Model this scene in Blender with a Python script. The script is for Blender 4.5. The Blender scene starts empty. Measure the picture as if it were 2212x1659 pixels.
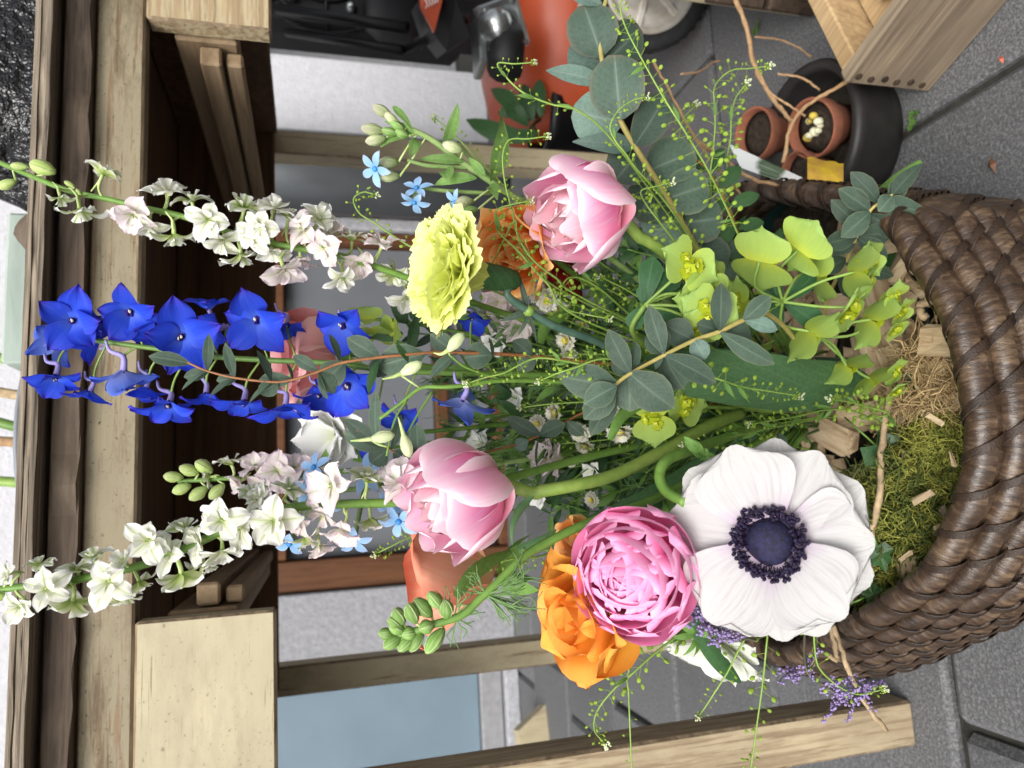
import bpy, math, random
import numpy as np
from mathutils import Vector, Matrix
random.seed(7)
R = math.radians
SC = bpy.context.scene
COL = SC.collection
# ------------------------------------------------------------------ camera (phone held on its side: world up is picture left)
FPX, PITCH, ROLL, CAMH = 1597.5, R(15.2), R(.9), .64
CAM = Vector((0, 0, CAMH))
FW = Vector((0, math.cos(PITCH), -math.sin(PITCH)))
_u = Vector((0, math.sin(PITCH), math.cos(PITCH))); _x = Vector((1, 0, 0))
UP = _u*math.cos(ROLL) + _x*math.sin(ROLL)
RT = _x*math.cos(ROLL) - _u*math.sin(ROLL)
cd = bpy.data.cameras.new('camera'); cam = bpy.data.objects.new('camera', cd); COL.objects.link(cam)
cam.matrix_world = Matrix(((-UP.x, RT.x, -FW.x, CAM.x), (-UP.y, RT.y, -FW.y, CAM.y), (-UP.z, RT.z, -FW.z, CAM.z), (0, 0, 0, 1)))
cd.sensor_fit = 'HORIZONTAL'; cd.sensor_width = 36; cd.lens = 36*FPX/2212
cd.clip_start = .02; cd.clip_end = 200
cd.dof.use_dof = True; cd.dof.focus_distance = .465; cd.dof.aperture_fstop = 10
SC.camera = cam
# ------------------------------------------------------------------ overcast daylight
SUN_EL, SUN_ROT = R(42), R(200)
w = bpy.data.worlds.new('World'); SC.world = w; w.use_nodes = True
nt = w.node_tree; bg = nt.nodes['Background']
sk = nt.nodes.new('ShaderNodeTexSky'); sk.sky_type = 'NISHITA'; sk.sun_disc = False
sk.sun_elevation = SUN_EL; sk.sun_rotation = SUN_ROT; sk.dust_density = 4
hs = nt.nodes.new('ShaderNodeHueSaturation'); hs.inputs['Saturation'].default_value = .18
nt.links.new(sk.outputs[0], hs.inputs['Color']); nt.links.new(hs.outputs[0], bg.inputs[0])
bg.inputs[1].default_value = .12
sl = bpy.data.lights.new('sun', 'SUN'); sl.energy = 1.5; sl.angle = R(40); sl.color = (1, .97, .92)
so = bpy.data.objects.new('sun', sl); COL.objects.link(so)
# sky azimuth: rotation measured from +Y towards +X
sd = Vector((math.sin(SUN_ROT)*math.cos(SUN_EL), math.cos(SUN_ROT)*math.cos(SUN_EL), math.sin(SUN_EL)))
so.rotation_euler = sd.to_track_quat('Z', 'Y').to_euler()
vs = SC.view_settings; vs.view_transform = 'Standard'; vs.look = 'None'; vs.gamma = 1; vs.use_curve_mapping = False
vs.exposure = 0.8
SC.cycles.max_bounces = 6; SC.cycles.transparent_max_bounces = 6

# ------------------------------------------------------------------ placement helpers
def ray(px, py): return FW + RT*((829.5-py)/FPX) - UP*((px-1106)/FPX)
def at(px, py, d): return CAM + ray(px, py)*d
def onz(px, py, z):
    r = ray(px, py); return CAM + r*((z-CAMH)/r.z)
YAW = R(8.6)
TX = Vector((math.cos(YAW), math.sin(YAW), 0)); TY = Vector((-math.sin(YAW), math.cos(YAW), 0))
TO = onz(1976, 1515, 0)
TM = Matrix.Translation(TO) @ Matrix.Rotation(YAW, 4, 'Z')
def T(x, y, z): return TO + TX*x + TY*y + Vector((0, 0, z))
def img(a): a = R(a); return RT*math.sin(a) - UP*math.cos(a)
def face(pos, ang, tilt):
    return ((CAM-pos).normalized()*math.cos(R(tilt)) + img(ang)*math.sin(R(tilt))).normalized()
def basis(pos, z, yh=None, twist=0.0, s=1.0):
    z = z.normalized(); yh = yh or UP
    y = yh - z*yh.dot(z)
    if y.length < 1e-4: y = RT - z*RT.dot(z)
    y.normalize(); x = y.cross(z)
    M = Matrix(((x.x, y.x, z.x, pos.x), (x.y, y.y, z.y, pos.y), (x.z, y.z, z.z, pos.z), (0, 0, 0, 1)))
    return M @ Matrix.Rotation(twist, 4, 'Z') @ Matrix.Scale(s, 4)
U = random.uniform

# ------------------------------------------------------------------ objects
WM = {}
def thing(name, label, cat, loc, group=None, M=None):
    o = bpy.data.objects.new(name, None); COL.objects.link(o); o.empty_display_size = .02
    o.matrix_world = M if M else Matrix.Translation(loc)
    WM[o.name] = o.matrix_world.copy(); tag(o, label, cat, group); return o
def tag(o, label=None, cat=None, group=None, kind=None):
    if label: o['label'] = label
    if cat: o['category'] = cat
    if group: o['group'] = group
    if kind: o['kind'] = kind
    return o
def add(name, mesh, parent=None, M=None, label=None, kind=None):
    """M is a world matrix; None: the mesh is already in the parent's own space"""
    o = bpy.data.objects.new(name, mesh); COL.objects.link(o)
    if parent:
        o.parent = parent
        W = WM[parent.name]
        if M is None: WM[o.name] = W.copy()
        else: o.matrix_local = W.inverted() @ M; WM[o.name] = M.copy()
    else:
        o.matrix_world = M if M else Matrix(); WM[o.name] = o.matrix_world.copy()
    if label: o['label'] = label
    if kind: o['kind'] = kind
    return o

class MB:
    def __init__(s): s.v = []; s.f = []; s.uv = []
    def _add(s, vs, fs, uvs=None):
        b = len(s.v); s.v += [tuple(q) for q in vs]; s.f += [tuple(i+b for i in f) for f in fs]
        s.uv += uvs if uvs else [(0, 0)]*len(vs); return s
    def grid(s, P, nu, nv, uvs=None, close=False):
        f = []
        for j in range(nv):
            for i in range(nu):
                a = j*(nu+1)+i
                f.append((a, a+1, a+nu+2, a+nu+1))
        return s._add(P, f, uvs)
    def tube(s, pts, rad, n=6, caps=True):
        pts = [Vector(p) for p in pts]; m = len(pts)
        if not isinstance(rad, (list, tuple)): rad = [rad]*m
        elif len(rad) == 2 and m != 2: rad = [rad[0]+(rad[1]-rad[0])*i/(m-1) for i in range(m)]
        t = (pts[1]-pts[0]).normalized()
        x = t.orthogonal().normalized(); V = []; uv = []; f = []
        for k in range(m):
            t = (pts[min(k+1, m-1)]-pts[max(k-1, 0)])
            t = t.normalized() if t.length > 1e-9 else Vector((0, 0, 1))
            x = (x - t*x.dot(t)); x = x.normalized() if x.length > 1e-6 else t.orthogonal().normalized()
            y = t.cross(x)
            for i in range(n):
                a = 2*math.pi*i/n
                V.append(pts[k] + (x*math.cos(a)+y*math.sin(a))*rad[k]); uv.append((i/n, k/(m-1)))
        for k in range(m-1):
            for i in range(n):
                a = k*n+i; b = k*n+(i+1) % n
                f.append((a, b, b+n, a+n))
        if caps: f.append(tuple(range(n-1, -1, -1))); f.append(tuple(range((m-1)*n, m*n)))
        return s._add(V, f, uv)
    def box(s, lo, hi, M=None, bev=0.0, jit=0.0):
        (x0, y0, z0), (x1, y1, z1) = lo, hi; b = bev
        if b <= 0:
            V = [Vector((x, y, z)) for z in (z0, z1) for y in (y0, y1) for x in (x0, x1)]
            f = [(0, 2, 3, 1), (4, 5, 7, 6), (0, 1, 5, 4), (2, 6, 7, 3), (0, 4, 6, 2), (1, 3, 7, 5)]
        else:
            V = []; idx = {}
            for k, z in enumerate((z0, z1)):
                for j, y in enumerate((y0, y1)):
                    for i, x in enumerate((x0, x1)):
                        sx = 1 if i == 0 else -1; sy = 1 if j == 0 else -1; sz = 1 if k == 0 else -1
                        for ax in range(3):
                            q = [x+sx*b, y+sy*b, z+sz*b]; q[ax] = (x, y, z)[ax]
                            idx[(i, j, k, ax)] = len(V); V.append(Vector(q))
            I = lambda i, j, k, a: idx[(i, j, k, a)]
            f = []
            for a in range(3):
                for e in (0, 1):
                    c = []
                    for (p, q) in ((0, 0), (1, 0), (1, 1), (0, 1)):
                        t = [0, 0, 0]; t[a] = e; t[(a+1) % 3] = p; t[(a+2) % 3] = q; c.append(I(*t, a))
                    f.append(tuple(c if e else c[::-1]))
            for a in range(3):
                b1, b2 = (a+1) % 3, (a+2) % 3
                for p in (0, 1):
                    for q in (0, 1):
                        t0 = [0, 0, 0]; t0[b1] = p; t0[b2] = q; t1 = list(t0); t1[a] = 1
                        c = (I(*t0, b1), I(*t1, b1), I(*t1, b2), I(*t0, b2))
                        f.append(c if p != q else c[::-1])
            for i in (0, 1):
                for j in (0, 1):
                    for k in (0, 1):
                        c = (I(i, j, k, 0), I(i, j, k, 1), I(i, j, k, 2))
                        f.append(c if (i+j+k) % 2 else c[::-1])
        if jit: V = [q+Vector((U(-jit, jit), U(-jit, jit), U(-jit, jit))) for q in V]
        if M: V = [M @ q for q in V]
        return s._add(V, f)
    def lathe(s, prof, n=12, M=None, sx=1.0, sy=1.0):
        V = []; uv = []; f = []; m = len(prof)
        for k, (r, z) in enumerate(prof):
            for i in range(n):
                a = 2*math.pi*i/n
                q = Vector((r*math.cos(a)*sx, r*math.sin(a)*sy, z)); V.append(M @ q if M else q); uv.append((i/n, k/(m-1)))
        for k in range(m-1):
            for i in range(n):
                a = k*n+i; b = k*n+(i+1) % n
                f.append((a, b, b+n, a+n))
        f.append(tuple(range(n-1, -1, -1))); f.append(tuple(range((m-1)*n, m*n)))
        return s._add(V, f, uv)
    def ball(s, c, r, n=6, m=4, M=None, sc=(1, 1, 1)):
        prof = [(max(1e-4, math.sin(math.pi*k/m)), -math.cos(math.pi*k/m)) for k in range(m+1)]
        MM = (M or Matrix()) @ Matrix.Translation(c) @ Matrix.Diagonal((r*sc[0], r*sc[1], r*sc[2], 1))
        return s.lathe(prof, n, MM)
    def mesh(s, name, mat, smooth=True):
        me = bpy.data.meshes.new(name); me.from_pydata(s.v, [], s.f)
        me.validate(clean_customdata=False)
        uvl = me.uv_layers.new(name='UVMap')
        vi = np.empty(len(me.loops), dtype=np.int32); me.loops.foreach_get('vertex_index', vi)
        uvl.data.foreach_set('uv', np.array(s.uv, dtype=np.float32)[vi].ravel())
        if smooth: me.polygons.foreach_set('use_smooth', [True]*len(me.polygons))
        if mat: me.materials.append(mat)
        return me
    def build(s, name, mat, parent=None, space='world', smooth=True, label=None, kind=None):
        if parent and space == 'world':
            inv = WM[parent.name].inverted(); s.v = [tuple(inv @ Vector(q)) for q in s.v]
        return add(name, s.mesh(name, mat, smooth), parent, None, label, kind)

def smooth_path(pts, per=6):
    pts = [Vector(p) for p in pts]
    if len(pts) < 3:
        return [pts[0].lerp(pts[1], k/per) for k in range(per+1)]
    P = [pts[0]*2-pts[1]] + pts + [pts[-1]*2-pts[-2]]; out = []
    for i in range(1, len(P)-2):
        a, b, c, d = P[i-1:i+3]
        for k in range(per):
            t = k/per
            out.append(.5*((2*b)+(c-a)*t+(2*a-5*b+4*c-d)*t*t+(3*b-a-3*c+d)*t**3))
    out.append(pts[-1]); return out
def ppath(pts, per=6): return smooth_path([at(*p) for p in pts], per)

# ------------------------------------------------------------------ materials
def newmat(name):
    m = bpy.data.materials.new(name); m.use_nodes = True
    n = m.node_tree.nodes; l = m.node_tree.links
    return m, n, l, n['Principled BSDF']
def ramp(n, stops):
    r = n.new('ShaderNodeValToRGB'); e = r.color_ramp.elements
    while len(e) > 1: e.remove(e[-1])
    e[0].position = stops[0][0]; e[0].color = (*stops[0][1], 1)
    for p, c in stops[1:]:
        q = e.new(p); q.color = (*c, 1)
    return r
def mth(n, l, op, a, b=None):
    m = n.new('ShaderNodeMath'); m.operation = op
    for i, q in enumerate((a, b)):
        if q is None: continue
        if isinstance(q, (int, float)): m.inputs[i].default_value = q
        else: l.new(q, m.inputs[i])
    return m.outputs[0]
def mix(n, l, fac, a, b, bt='MIX'):
    m = n.new('ShaderNodeMix'); m.data_type = 'RGBA'; m.blend_type = bt
    for s, q in ((m.inputs[0], fac), (m.inputs[6], a), (m.inputs[7], b)):
        if isinstance(q, (int, float)): s.default_value = q
        elif isinstance(q, tuple): s.default_value = (*q[:3], 1)
        else: l.new(q, s)
    return m.outputs[2]
def noise(n, l, vec, scale, detail=3, rough=.5, dist=0):
    t = n.new('ShaderNodeTexNoise'); t.inputs['Scale'].default_value = scale; t.inputs['Detail'].default_value = detail
    t.inputs['Roughness'].default_value = rough; t.inputs['Distortion'].default_value = dist
    if vec is not None: l.new(vec, t.inputs['Vector'])
    return t.outputs['Fac']
def mapping(n, l, src, sc, loc=None):
    m = n.new('ShaderNodeMapping'); m.inputs['Scale'].default_value = sc
    l.new(src, m.inputs['Vector'])
    if loc is not None: l.new(loc, m.inputs['Location'])
    return m.outputs[0]
def bump(n, l, h, strength, dist, bs):
    b = n.new('ShaderNodeBump'); b.inputs['Strength'].default_value = strength; b.inputs['Distance'].default_value = dist
    l.new(h, b.inputs['Height']); l.new(b.outputs[0], bs.inputs['Normal']); return b

def petal_mat(name, stops, edge=None, centre=None, streak=None, transl=.3, rough=.55, vary=.12, spec=.25, veins=.25, mottle=0, blotch=None):
    """stops along the length (0 base, 1 tip); edge / centre = (colour, amount, power); streak = (colour, amount)"""
    m, n, l, b = newmat(name)
    tc = n.new('ShaderNodeTexCoord'); oi = n.new('ShaderNodeObjectInfo')
    sp = n.new('ShaderNodeSeparateXYZ'); l.new(tc.outputs['UV'], sp.inputs[0])
    u, v = sp.outputs[0], sp.outputs[1]
    wob = noise(n, l, tc.outputs['Object'], 60, 2)
    vv = mth(n, l, 'ADD', v, mth(n, l, 'MULTIPLY', mth(n, l, 'SUBTRACT', wob, .5), .25))
    rp = ramp(n, stops); l.new(vv, rp.inputs[0]); c = rp.outputs[0]
    ab = mth(n, l, 'ABSOLUTE', mth(n, l, 'SUBTRACT', mth(n, l, 'MULTIPLY', u, 2), 1))
    off = n.new('ShaderNodeCombineXYZ'); l.new(mth(n, l, 'MULTIPLY', oi.outputs['Random'], 37), off.inputs[0]); l.new(mth(n, l, 'MULTIPLY', oi.outputs['Random'], 11), off.inputs[1])
    st = noise(n, l, mapping(n, l, tc.outputs['UV'], (22, 1.6, 1), off.outputs[0]), 1, 3, .6)
    if centre:
        f = mth(n, l, 'POWER', mth(n, l, 'SUBTRACT', 1, ab), centre[2])
        f = mth(n, l, 'MULTIPLY', f, mth(n, l, 'MULTIPLY', mth(n, l, 'ADD', st, .35), centre[1]))
        f = mth(n, l, 'MINIMUM', f, 1.0)
        c = mix(n, l, f, c, centre[0])
    if streak:
        s = ramp(n, [(.48, (0, 0, 0)), (.72, (1, 1, 1))]); l.new(st, s.inputs[0])
        c = mix(n, l, mth(n, l, 'MULTIPLY', s.outputs[0], streak[1]), c, streak[0])
    if edge:
        f = mth(n, l, 'MAXIMUM', mth(n, l, 'POWER', ab, edge[2]), mth(n, l, 'POWER', v, edge[2]*1.3))
        c = mix(n, l, mth(n, l, 'MULTIPLY', f, edge[1]), c, edge[0])
    if mottle:
        po = n.new('ShaderNodeVectorMath'); po.operation = 'ADD'; l.new(tc.outputs['Object'], po.inputs[0]); l.new(off.outputs[0], po.inputs[1])
        mo_ = noise(n, l, po.outputs[0], 330, 5, .7); sd0 = mth(n, l, 'MULTIPLY', mth(n, l, 'ABSOLUTE', mth(n, l, 'SUBTRACT', mth(n, l, 'FRACT', mth(n, l, 'ADD', mth(n, l, 'MULTIPLY', v, 9), mth(n, l, 'MULTIPLY', ab, -3))), .5)), 2)
        vn = ramp(n, [(.0, (1, 1, 1)), (.16, (0, 0, 0))]); l.new(sd0, vn.inputs[0])
        c = mix(n, l, mth(n, l, 'MULTIPLY', vn.outputs[0], .35*mottle), c, tuple(min(1, q*1.9+.02) for q in stops[1][1]))
        mr = ramp(n, [(.36, (0, 0, 0)), (.66, (1, 1, 1))]); l.new(mo_, mr.inputs[0]); c = mix(n, l, mth(n, l, 'MULTIPLY', mr.outputs[0], .55*mottle), c, tuple(q*1.55 for q in stops[1][1]))
    if blotch:
        po = n.new('ShaderNodeVectorMath'); po.operation = 'ADD'; l.new(tc.outputs['Object'], po.inputs[0]); l.new(off.outputs[0], po.inputs[1])
        bn = noise(n, l, po.outputs[0], 150, 4, .7, 1.5); bb_ = ramp(n, [(.62, (0, 0, 0)), (.70, (1, 1, 1))]); l.new(bn, bb_.inputs[0])
        c = mix(n, l, mth(n, l, 'MULTIPLY', mth(n, l, 'MULTIPLY', bb_.outputs[0], mth(n, l, 'POWER', v, 3)), blotch[1]), c, blotch[0])
    hsv = n.new('ShaderNodeHueSaturation'); l.new(c, hsv.inputs['Color'])
    l.new(mth(n, l, 'ADD', mth(n, l, 'MULTIPLY', oi.outputs['Random'], vary*2), 1-vary), hsv.inputs['Value'])
    l.new(hsv.outputs[0], b.inputs['Base Color'])
    b.inputs['Roughness'].default_value = rough; b.inputs['Specular IOR Level'].default_value = spec
    if veins: bump(n, l, st, veins, .0008, b)
    if transl:
        tr = n.new('ShaderNodeBsdfTranslucent'); l.new(hsv.outputs[0], tr.inputs[0])
        mx = n.new('ShaderNodeMixShader'); mx.inputs[0].default_value = transl
        l.new(b.outputs[0], mx.inputs[1]); l.new(tr.outputs[0], mx.inputs[2])
        l.new(mx.outputs[0], n['Material Output'].inputs[0])
    return m
def plain(name, col, rough=.5, var=.25, scale=60, metal=0, spec=.4, bmp=0, col2=None, bscale=None, bd=.001):
    m, n, l, b = newmat(name)
    tc = n.new('ShaderNodeTexCoord')
    f = noise(n, l, tc.outputs['Object'], scale, 5, .6)
    c2 = col2 or tuple(q*(1-var) for q in col); c1 = col if col2 else tuple(min(1, q*(1+var*.5)) for q in col)
    r = ramp(n, [(.32, c2), (.68, c1)]); l.new(f, r.inputs[0]); c = r.outputs[0]
    oi = n.new('ShaderNodeObjectInfo'); h = n.new('ShaderNodeHueSaturation'); l.new(c, h.inputs['Color'])
    l.new(mth(n, l, 'ADD', mth(n, l, 'MULTIPLY', oi.outputs['Random'], .3), .85), h.inputs['Value'])
    l.new(h.outputs[0], b.inputs['Base Color']); b.inputs['Roughness'].default_value = rough
    b.inputs['Metallic'].default_value = metal; b.inputs['Specular IOR Level'].default_value = spec
    if bmp: bump(n, l, noise(n, l, tc.outputs['Object'], bscale or scale*2, 4, .6), bmp, bd, b)
    return m
def wood(name, light, dark, axis=0, fine=140, long=5, paint=None, pamt=.5, rough=.75, gaps=.5, bmp=.5, spots=None, wash=None, stain=0, crack=0):
    m, n, l, b = newmat(name)
    tc = n.new('ShaderNodeTexCoord'); oi = n.new('ShaderNodeObjectInfo')
    off = n.new('ShaderNodeCombineXYZ')
    for i in range(3): l.new(mth(n, l, 'MULTIPLY', oi.outputs['Random'], 3.1+i), off.inputs[i])
    sc = [fine]*3; sc[axis] = long
    g = noise(n, l, mapping(n, l, tc.outputs['Object'], tuple(sc), off.outputs[0]), 1, 5, .65, .4)
    g2 = noise(n, l, mapping(n, l, tc.outputs['Object'], tuple(q*.22 for q in sc), off.outputs[0]), 1, 3, .6, .8)
    gg = mth(n, l, 'ADD', mth(n, l, 'MULTIPLY', g, .6), mth(n, l, 'MULTIPLY', g2, .4))
    r = ramp(n, [(.36, dark), (.62, light)]); l.new(gg, r.inputs[0]); c = r.outputs[0]
    big = noise(n, l, mapping(n, l, tc.outputs['Object'], tuple(8 if i != axis else 3 for i in range(3)), off.outputs[0]), 1, 5, .65)
    if paint:
        # paint worn away where grain and patch noise agree
        sc2 = [170]*3; sc2[axis] = 9
        pn = noise(n, l, mapping(n, l, tc.outputs['Object'], tuple(sc2), off.outputs[0]), 1, 6, .7)
        k = mth(n, l, 'ADD', mth(n, l, 'MULTIPLY', pn, .78), mth(n, l, 'MULTIPLY', big, .22))
        pr = ramp(n, [(pamt-.03, (0, 0, 0)), (pamt+.03, (1, 1, 1))]); l.new(k, pr.inputs[0])
        pv = ramp(n, [(.3, tuple(q*.72 for q in paint)), (.7, paint)]); l.new(big, pv.inputs[0])
        c = mix(n, l, pr.outputs[0], c, pv.outputs[0])
    if wash:
        wr = ramp(n, [(.42, (0, 0, 0)), (.62, (1, 1, 1))]); l.new(big, wr.inputs[0])
        c = mix(n, l, mth(n, l, 'MULTIPLY', wr.outputs[0], wash[1]), c, wash[0])
    if stain:
        bs = noise(n, l, mapping(n, l, tc.outputs['Object'], tuple(5 if i == axis else 16 for i in range(3)), off.outputs[0]), 1, 6, .75)
        br_ = ramp(n, [(.47, (0, 0, 0)), (.66, (1, 1, 1))]); l.new(bs, br_.inputs[0])
        c = mix(n, l, mth(n, l, 'MULTIPLY', br_.outputs[0], stain), c, tuple(q*.9 for q in dark))
    if crack:
        cs_ = [210]*3; cs_[axis] = 7
        cn = noise(n, l, mapping(n, l, tc.outputs['Object'], tuple(cs_), off.outputs[0]), 1, 3, .55, .2)
        cr_ = ramp(n, [(.655, (0, 0, 0)), (.70, (1, 1, 1))]); l.new(cn, cr_.inputs[0])
        c = mix(n, l, mth(n, l, 'MULTIPLY', cr_.outputs[0], crack), c, (.20, .15, .085))
    if spots:
        sn = noise(n, l, tc.outputs['Object'], 230, 4, .8)
        sr = ramp(n, [(.61, (0, 0, 0)), (.68, (1, 1, 1))]); l.new(sn, sr.inputs[0])
        c = mix(n, l, mth(n, l, 'MULTIPLY', sr.outputs[0], spots), c, tuple(q*.5 for q in dark))
    l.new(c, b.inputs['Base Color']); b.inputs['Roughness'].default_value = rough; b.inputs['Specular IOR Level'].default_value = .3
    bump(n, l, gg, bmp, .0015, b)
    return m

M = {}
def stemmat(name, c, c2=None, rough=.45): M[name] = plain(name, c, rough, .3, 120, col2=c2, spec=.4)
stemmat('stem_green', (.15, .27, .05), (.10, .20, .035))
stemmat('stem_dark', (.06, .12, .03), (.035, .08, .02))
stemmat('stem_lime', (.25, .37, .08), (.17, .29, .05))
stemmat('stem_blue', (.10, .18, .12), (.05, .11, .09))
stemmat('stem_brown', (.30, .13, .05), (.20, .08, .03))
stemmat('stem_straw', (.42, .36, .12), (.32, .26, .08))
stemmat('stem_tulip', (.27, .37, .08), (.19, .30, .055))
stemmat('stem_purple', (.16, .12, .10), (.08, .10, .05))
leaf = lambda nm, c, c2, mid, e=None, t=.25, r=.5, ea=.5: petal_mat(nm, [(0, c2), (.5, c), (1, c)], edge=(e, ea, 14) if e else None, centre=(mid, 1.1, 22), streak=(c2, .5), transl=t, rough=r, vary=.28, veins=.4, mottle=1)
M['euc'] = leaf('eucalyptus_leaf', (.054, .086, .060), (.034, .060, .042), (.16, .22, .16), (.25, .26, .14), .15, .55)
M['euc_pale'] = leaf('eucalyptus_pale_leaf', (.13, .20, .165), (.09, .145, .12), (.27, .33, .28), None, .2, .5)
M['euc_round'] = leaf('eucalyptus_round_leaf', (.060, .094, .070), (.040, .068, .050), (.20, .26, .21), (.27, .16, .10), .12, .5)
M['dark_leaf'] = leaf('dark_leaf', (.042, .10, .036), (.025, .065, .022), (.06, .12, .05), None, .25, .4)
M['green_leaf'] = leaf('green_leaf', (.13, .25, .055), (.09, .19, .04), (.12, .22, .06), None, .3, .45)
M['tulip_leaf'] = leaf('tulip_leaf', (.085, .175, .075), (.06, .135, .055), (.08, .17, .07), None, .25, .4)
M['tweedia_leaf'] = leaf('tweedia_leaf', (.15, .27, .07), (.10, .20, .05), (.30, .42, .18), (.35, .45, .22), .3, .6)
M['euph_leaf'] = leaf('euphorbia_leaf', (.035, .10, .04), (.025, .07, .03), (.10, .19, .10), (.12, .22, .06), .2, .45)
M['euph_bract'] = petal_mat('euphorbia_bract', [(0, (.54, .62, .07)), (.25, (.42, .56, .11)), (1, (.37, .54, .15))], streak=((.30, .48, .12), .5), transl=.35, vary=.15, veins=.4)
M['ivy'] = leaf('ivy_leaf', (.04, .10, .03), (.02, .06, .02), (.16, .26, .12), None, .15, .35)
M['anemone'] = petal_mat('anemone_petal', [(0, (.44, .22, .44)), (.22, (.54, .42, .54)), (.42, (.59, .57, .575)), (1, (.60, .59, .575))], streak=((.44, .415, .415), .65), transl=.3, vary=.03, veins=.7, rough=.5, blotch=((.46, .33, .24), .5))
M['tulip'] = petal_mat('tulip_petal', [(0, (.92, .76, .42)), (.2, (.95, .48, .56)), (.6, (.95, .42, .62)), (1, (.96, .57, .72))], edge=((.96, .82, .87), .85, 4), centre=((.86, .16, .50), .85, 2.4), streak=((.93, .72, .80), .5), transl=.15, vary=.06)
M['tulip_in'] = petal_mat('tulip_inner_petal', [(0, (.92, .66, .50)), (.35, (.94, .52, .56)), (1, (.95, .62, .70))], edge=((.95, .78, .80), .7, 4), centre=((.90, .32, .52), .6, 2.4), streak=((.94, .80, .80), .4), transl=.15, vary=.06)
M['ranunculus'] = petal_mat('ranunculus_petal', [(0, (.93, .24, .50)), (.5, (.96, .31, .58)), (1, (.97, .40, .66))], edge=((.97, .54, .76), .6, 5), streak=((.96, .36, .62), .4), transl=.15, vary=.07)
M['rose_orange'] = petal_mat('orange_rose_petal', [(0, (.92, .52, .08)), (.5, (.92, .44, .05)), (1, (.92, .40, .07))], edge=((.85, .22, .05), .25, 6), streak=((.92, .54, .14), .5), transl=.15, vary=.08)
M['rose_tangerine'] = petal_mat('tangerine_rose_petal', [(0, (.95, .50, .07)), (.6, (.95, .27, .035)), (1, (.95, .30, .05))], edge=((.96, .66, .28), .85, 5), streak=((.95, .40, .07), .6), transl=.15, vary=.08)
M['rose_peach'] = petal_mat('peach_rose_petal', [(0, (.90, .68, .40)), (.3, (.92, .56, .38)), (1, (.93, .38, .25))], edge=((.92, .24, .14), .85, 4), streak=((.92, .70, .52), .5), transl=.15, vary=.06)
M['rose_pink'] = petal_mat('salmon_rose_petal', [(0, (.93, .48, .44)), (.5, (.94, .46, .45)), (1, (.94, .40, .41))], edge=((.92, .62, .58), .5, 6), streak=((.94, .68, .64), .4), transl=.15, vary=.07)
M['rose_red'] = petal_mat('red_rose_petal', [(0, (.22, .01, .01)), (1, (.42, .015, .02))], transl=.2, vary=.15)
M['carnation'] = petal_mat('carnation_petal', [(0, (.62, .70, .12)), (.5, (.80, .86, .17)), (1, (.86, .90, .30))], edge=((.90, .92, .50), .6, 8), streak=((.74, .83, .14), .5), transl=.25, vary=.05)
M['white_flower'] = petal_mat('white_petal', [(0, (.74, .78, .58)), (.4, (.89, .90, .86)), (1, (.92, .92, .92))], streak=((.86, .86, .85), .3), transl=.15, vary=.04)
M['white_anemone_back'] = petal_mat('cream_petal', [(0, (.60, .66, .40)), (.4, (.76, .78, .68)), (1, (.82, .83, .78))], streak=((.70, .74, .62), .4), transl=.35, vary=.04)
M['lark_white'] = petal_mat('larkspur_white_petal', [(0, (.62, .68, .32)), (.3, (.80, .81, .66)), (1, (.86, .85, .84))], edge=((.88, .86, .88), .4, 5), centre=((.38, .50, .12), 1.0, 9), streak=((.84, .80, .80), .4), transl=.35, vary=.05)
M['lark_pink'] = petal_mat('larkspur_pink_petal', [(0, (.68, .70, .44)), (.3, (.83, .78, .74)), (1, (.86, .74, .79))], edge=((.86, .70, .78), .4, 4), centre=((.45, .52, .22), .8, 9), streak=((.85, .68, .76), .45), transl=.35, vary=.05)
M['lark_back'] = petal_mat('larkspur_outer_petal', [(0, (.36, .48, .12)), (.35, (.62, .66, .36)), (.75, (.84, .83, .78)), (1, (.86, .85, .83))], centre=((.30, .43, .08), 1.2, 3.5), transl=.35, vary=.06)
M['lark_bud'] = petal_mat('larkspur_bud', [(0, (.30, .42, .10)), (.55, (.40, .50, .15)), (1, (.60, .66, .36))], streak=((.58, .64, .36), .9), transl=.1, vary=.1)
M['bud_green'] = petal_mat('green_bud', [(0, (.13, .25, .05)), (.7, (.18, .32, .07)), (1, (.30, .42, .15))], streak=((.42, .54, .26), .8), transl=.05, vary=.12)
M['delph'] = petal_mat('delphinium_sepal', [(0, (.10, .19, .74)), (.35, (.022, .07, .66)), (.75, (.018, .05, .60)), (1, (.07, .035, .48))], edge=((.03, .02, .40), .4, 5), streak=((.05, .13, .74), .5), transl=.3, vary=.2, rough=.6, blotch=((.17, .035, .46), .9))
M['delph_pale'] = petal_mat('delphinium_pale_sepal', [(0, (.38, .42, .72)), (.45, (.15, .24, .75)), (1, (.04, .09, .64))], streak=((.20, .30, .80), .6), transl=.3, vary=.12)
M['delph_bee'] = plain('delphinium_eye', (.05, .02, .20), .85, .5, 300, col2=(.02, .008, .08), spec=.1)
M['delph_spur'] = plain('delphinium_spur', (.34, .30, .60), .6, .3, 200, col2=(.24, .20, .48))
M['yellow'] = plain('stamen_yellow', (.65, .50, .08), .6)
M['cream'] = plain('cream_bit', (.70, .68, .48), .6)
M['blue_star'] = petal_mat('tweedia_petal', [(0, (.22, .50, .82)), (.5, (.32, .55, .85)), (1, (.46, .60, .86))], edge=((.55, .55, .82), .4, 5), streak=((.36, .52, .84), .4), transl=.3, vary=.08)
M['tweedia_bud'] = petal_mat('tweedia_bud', [(0, (.25, .36, .12)), (.45, (.46, .50, .28)), (.8, (.62, .55, .46)), (1, (.66, .50, .52))], transl=.1, vary=.2, veins=.8, streak=((.40, .46, .24), .7))
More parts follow.
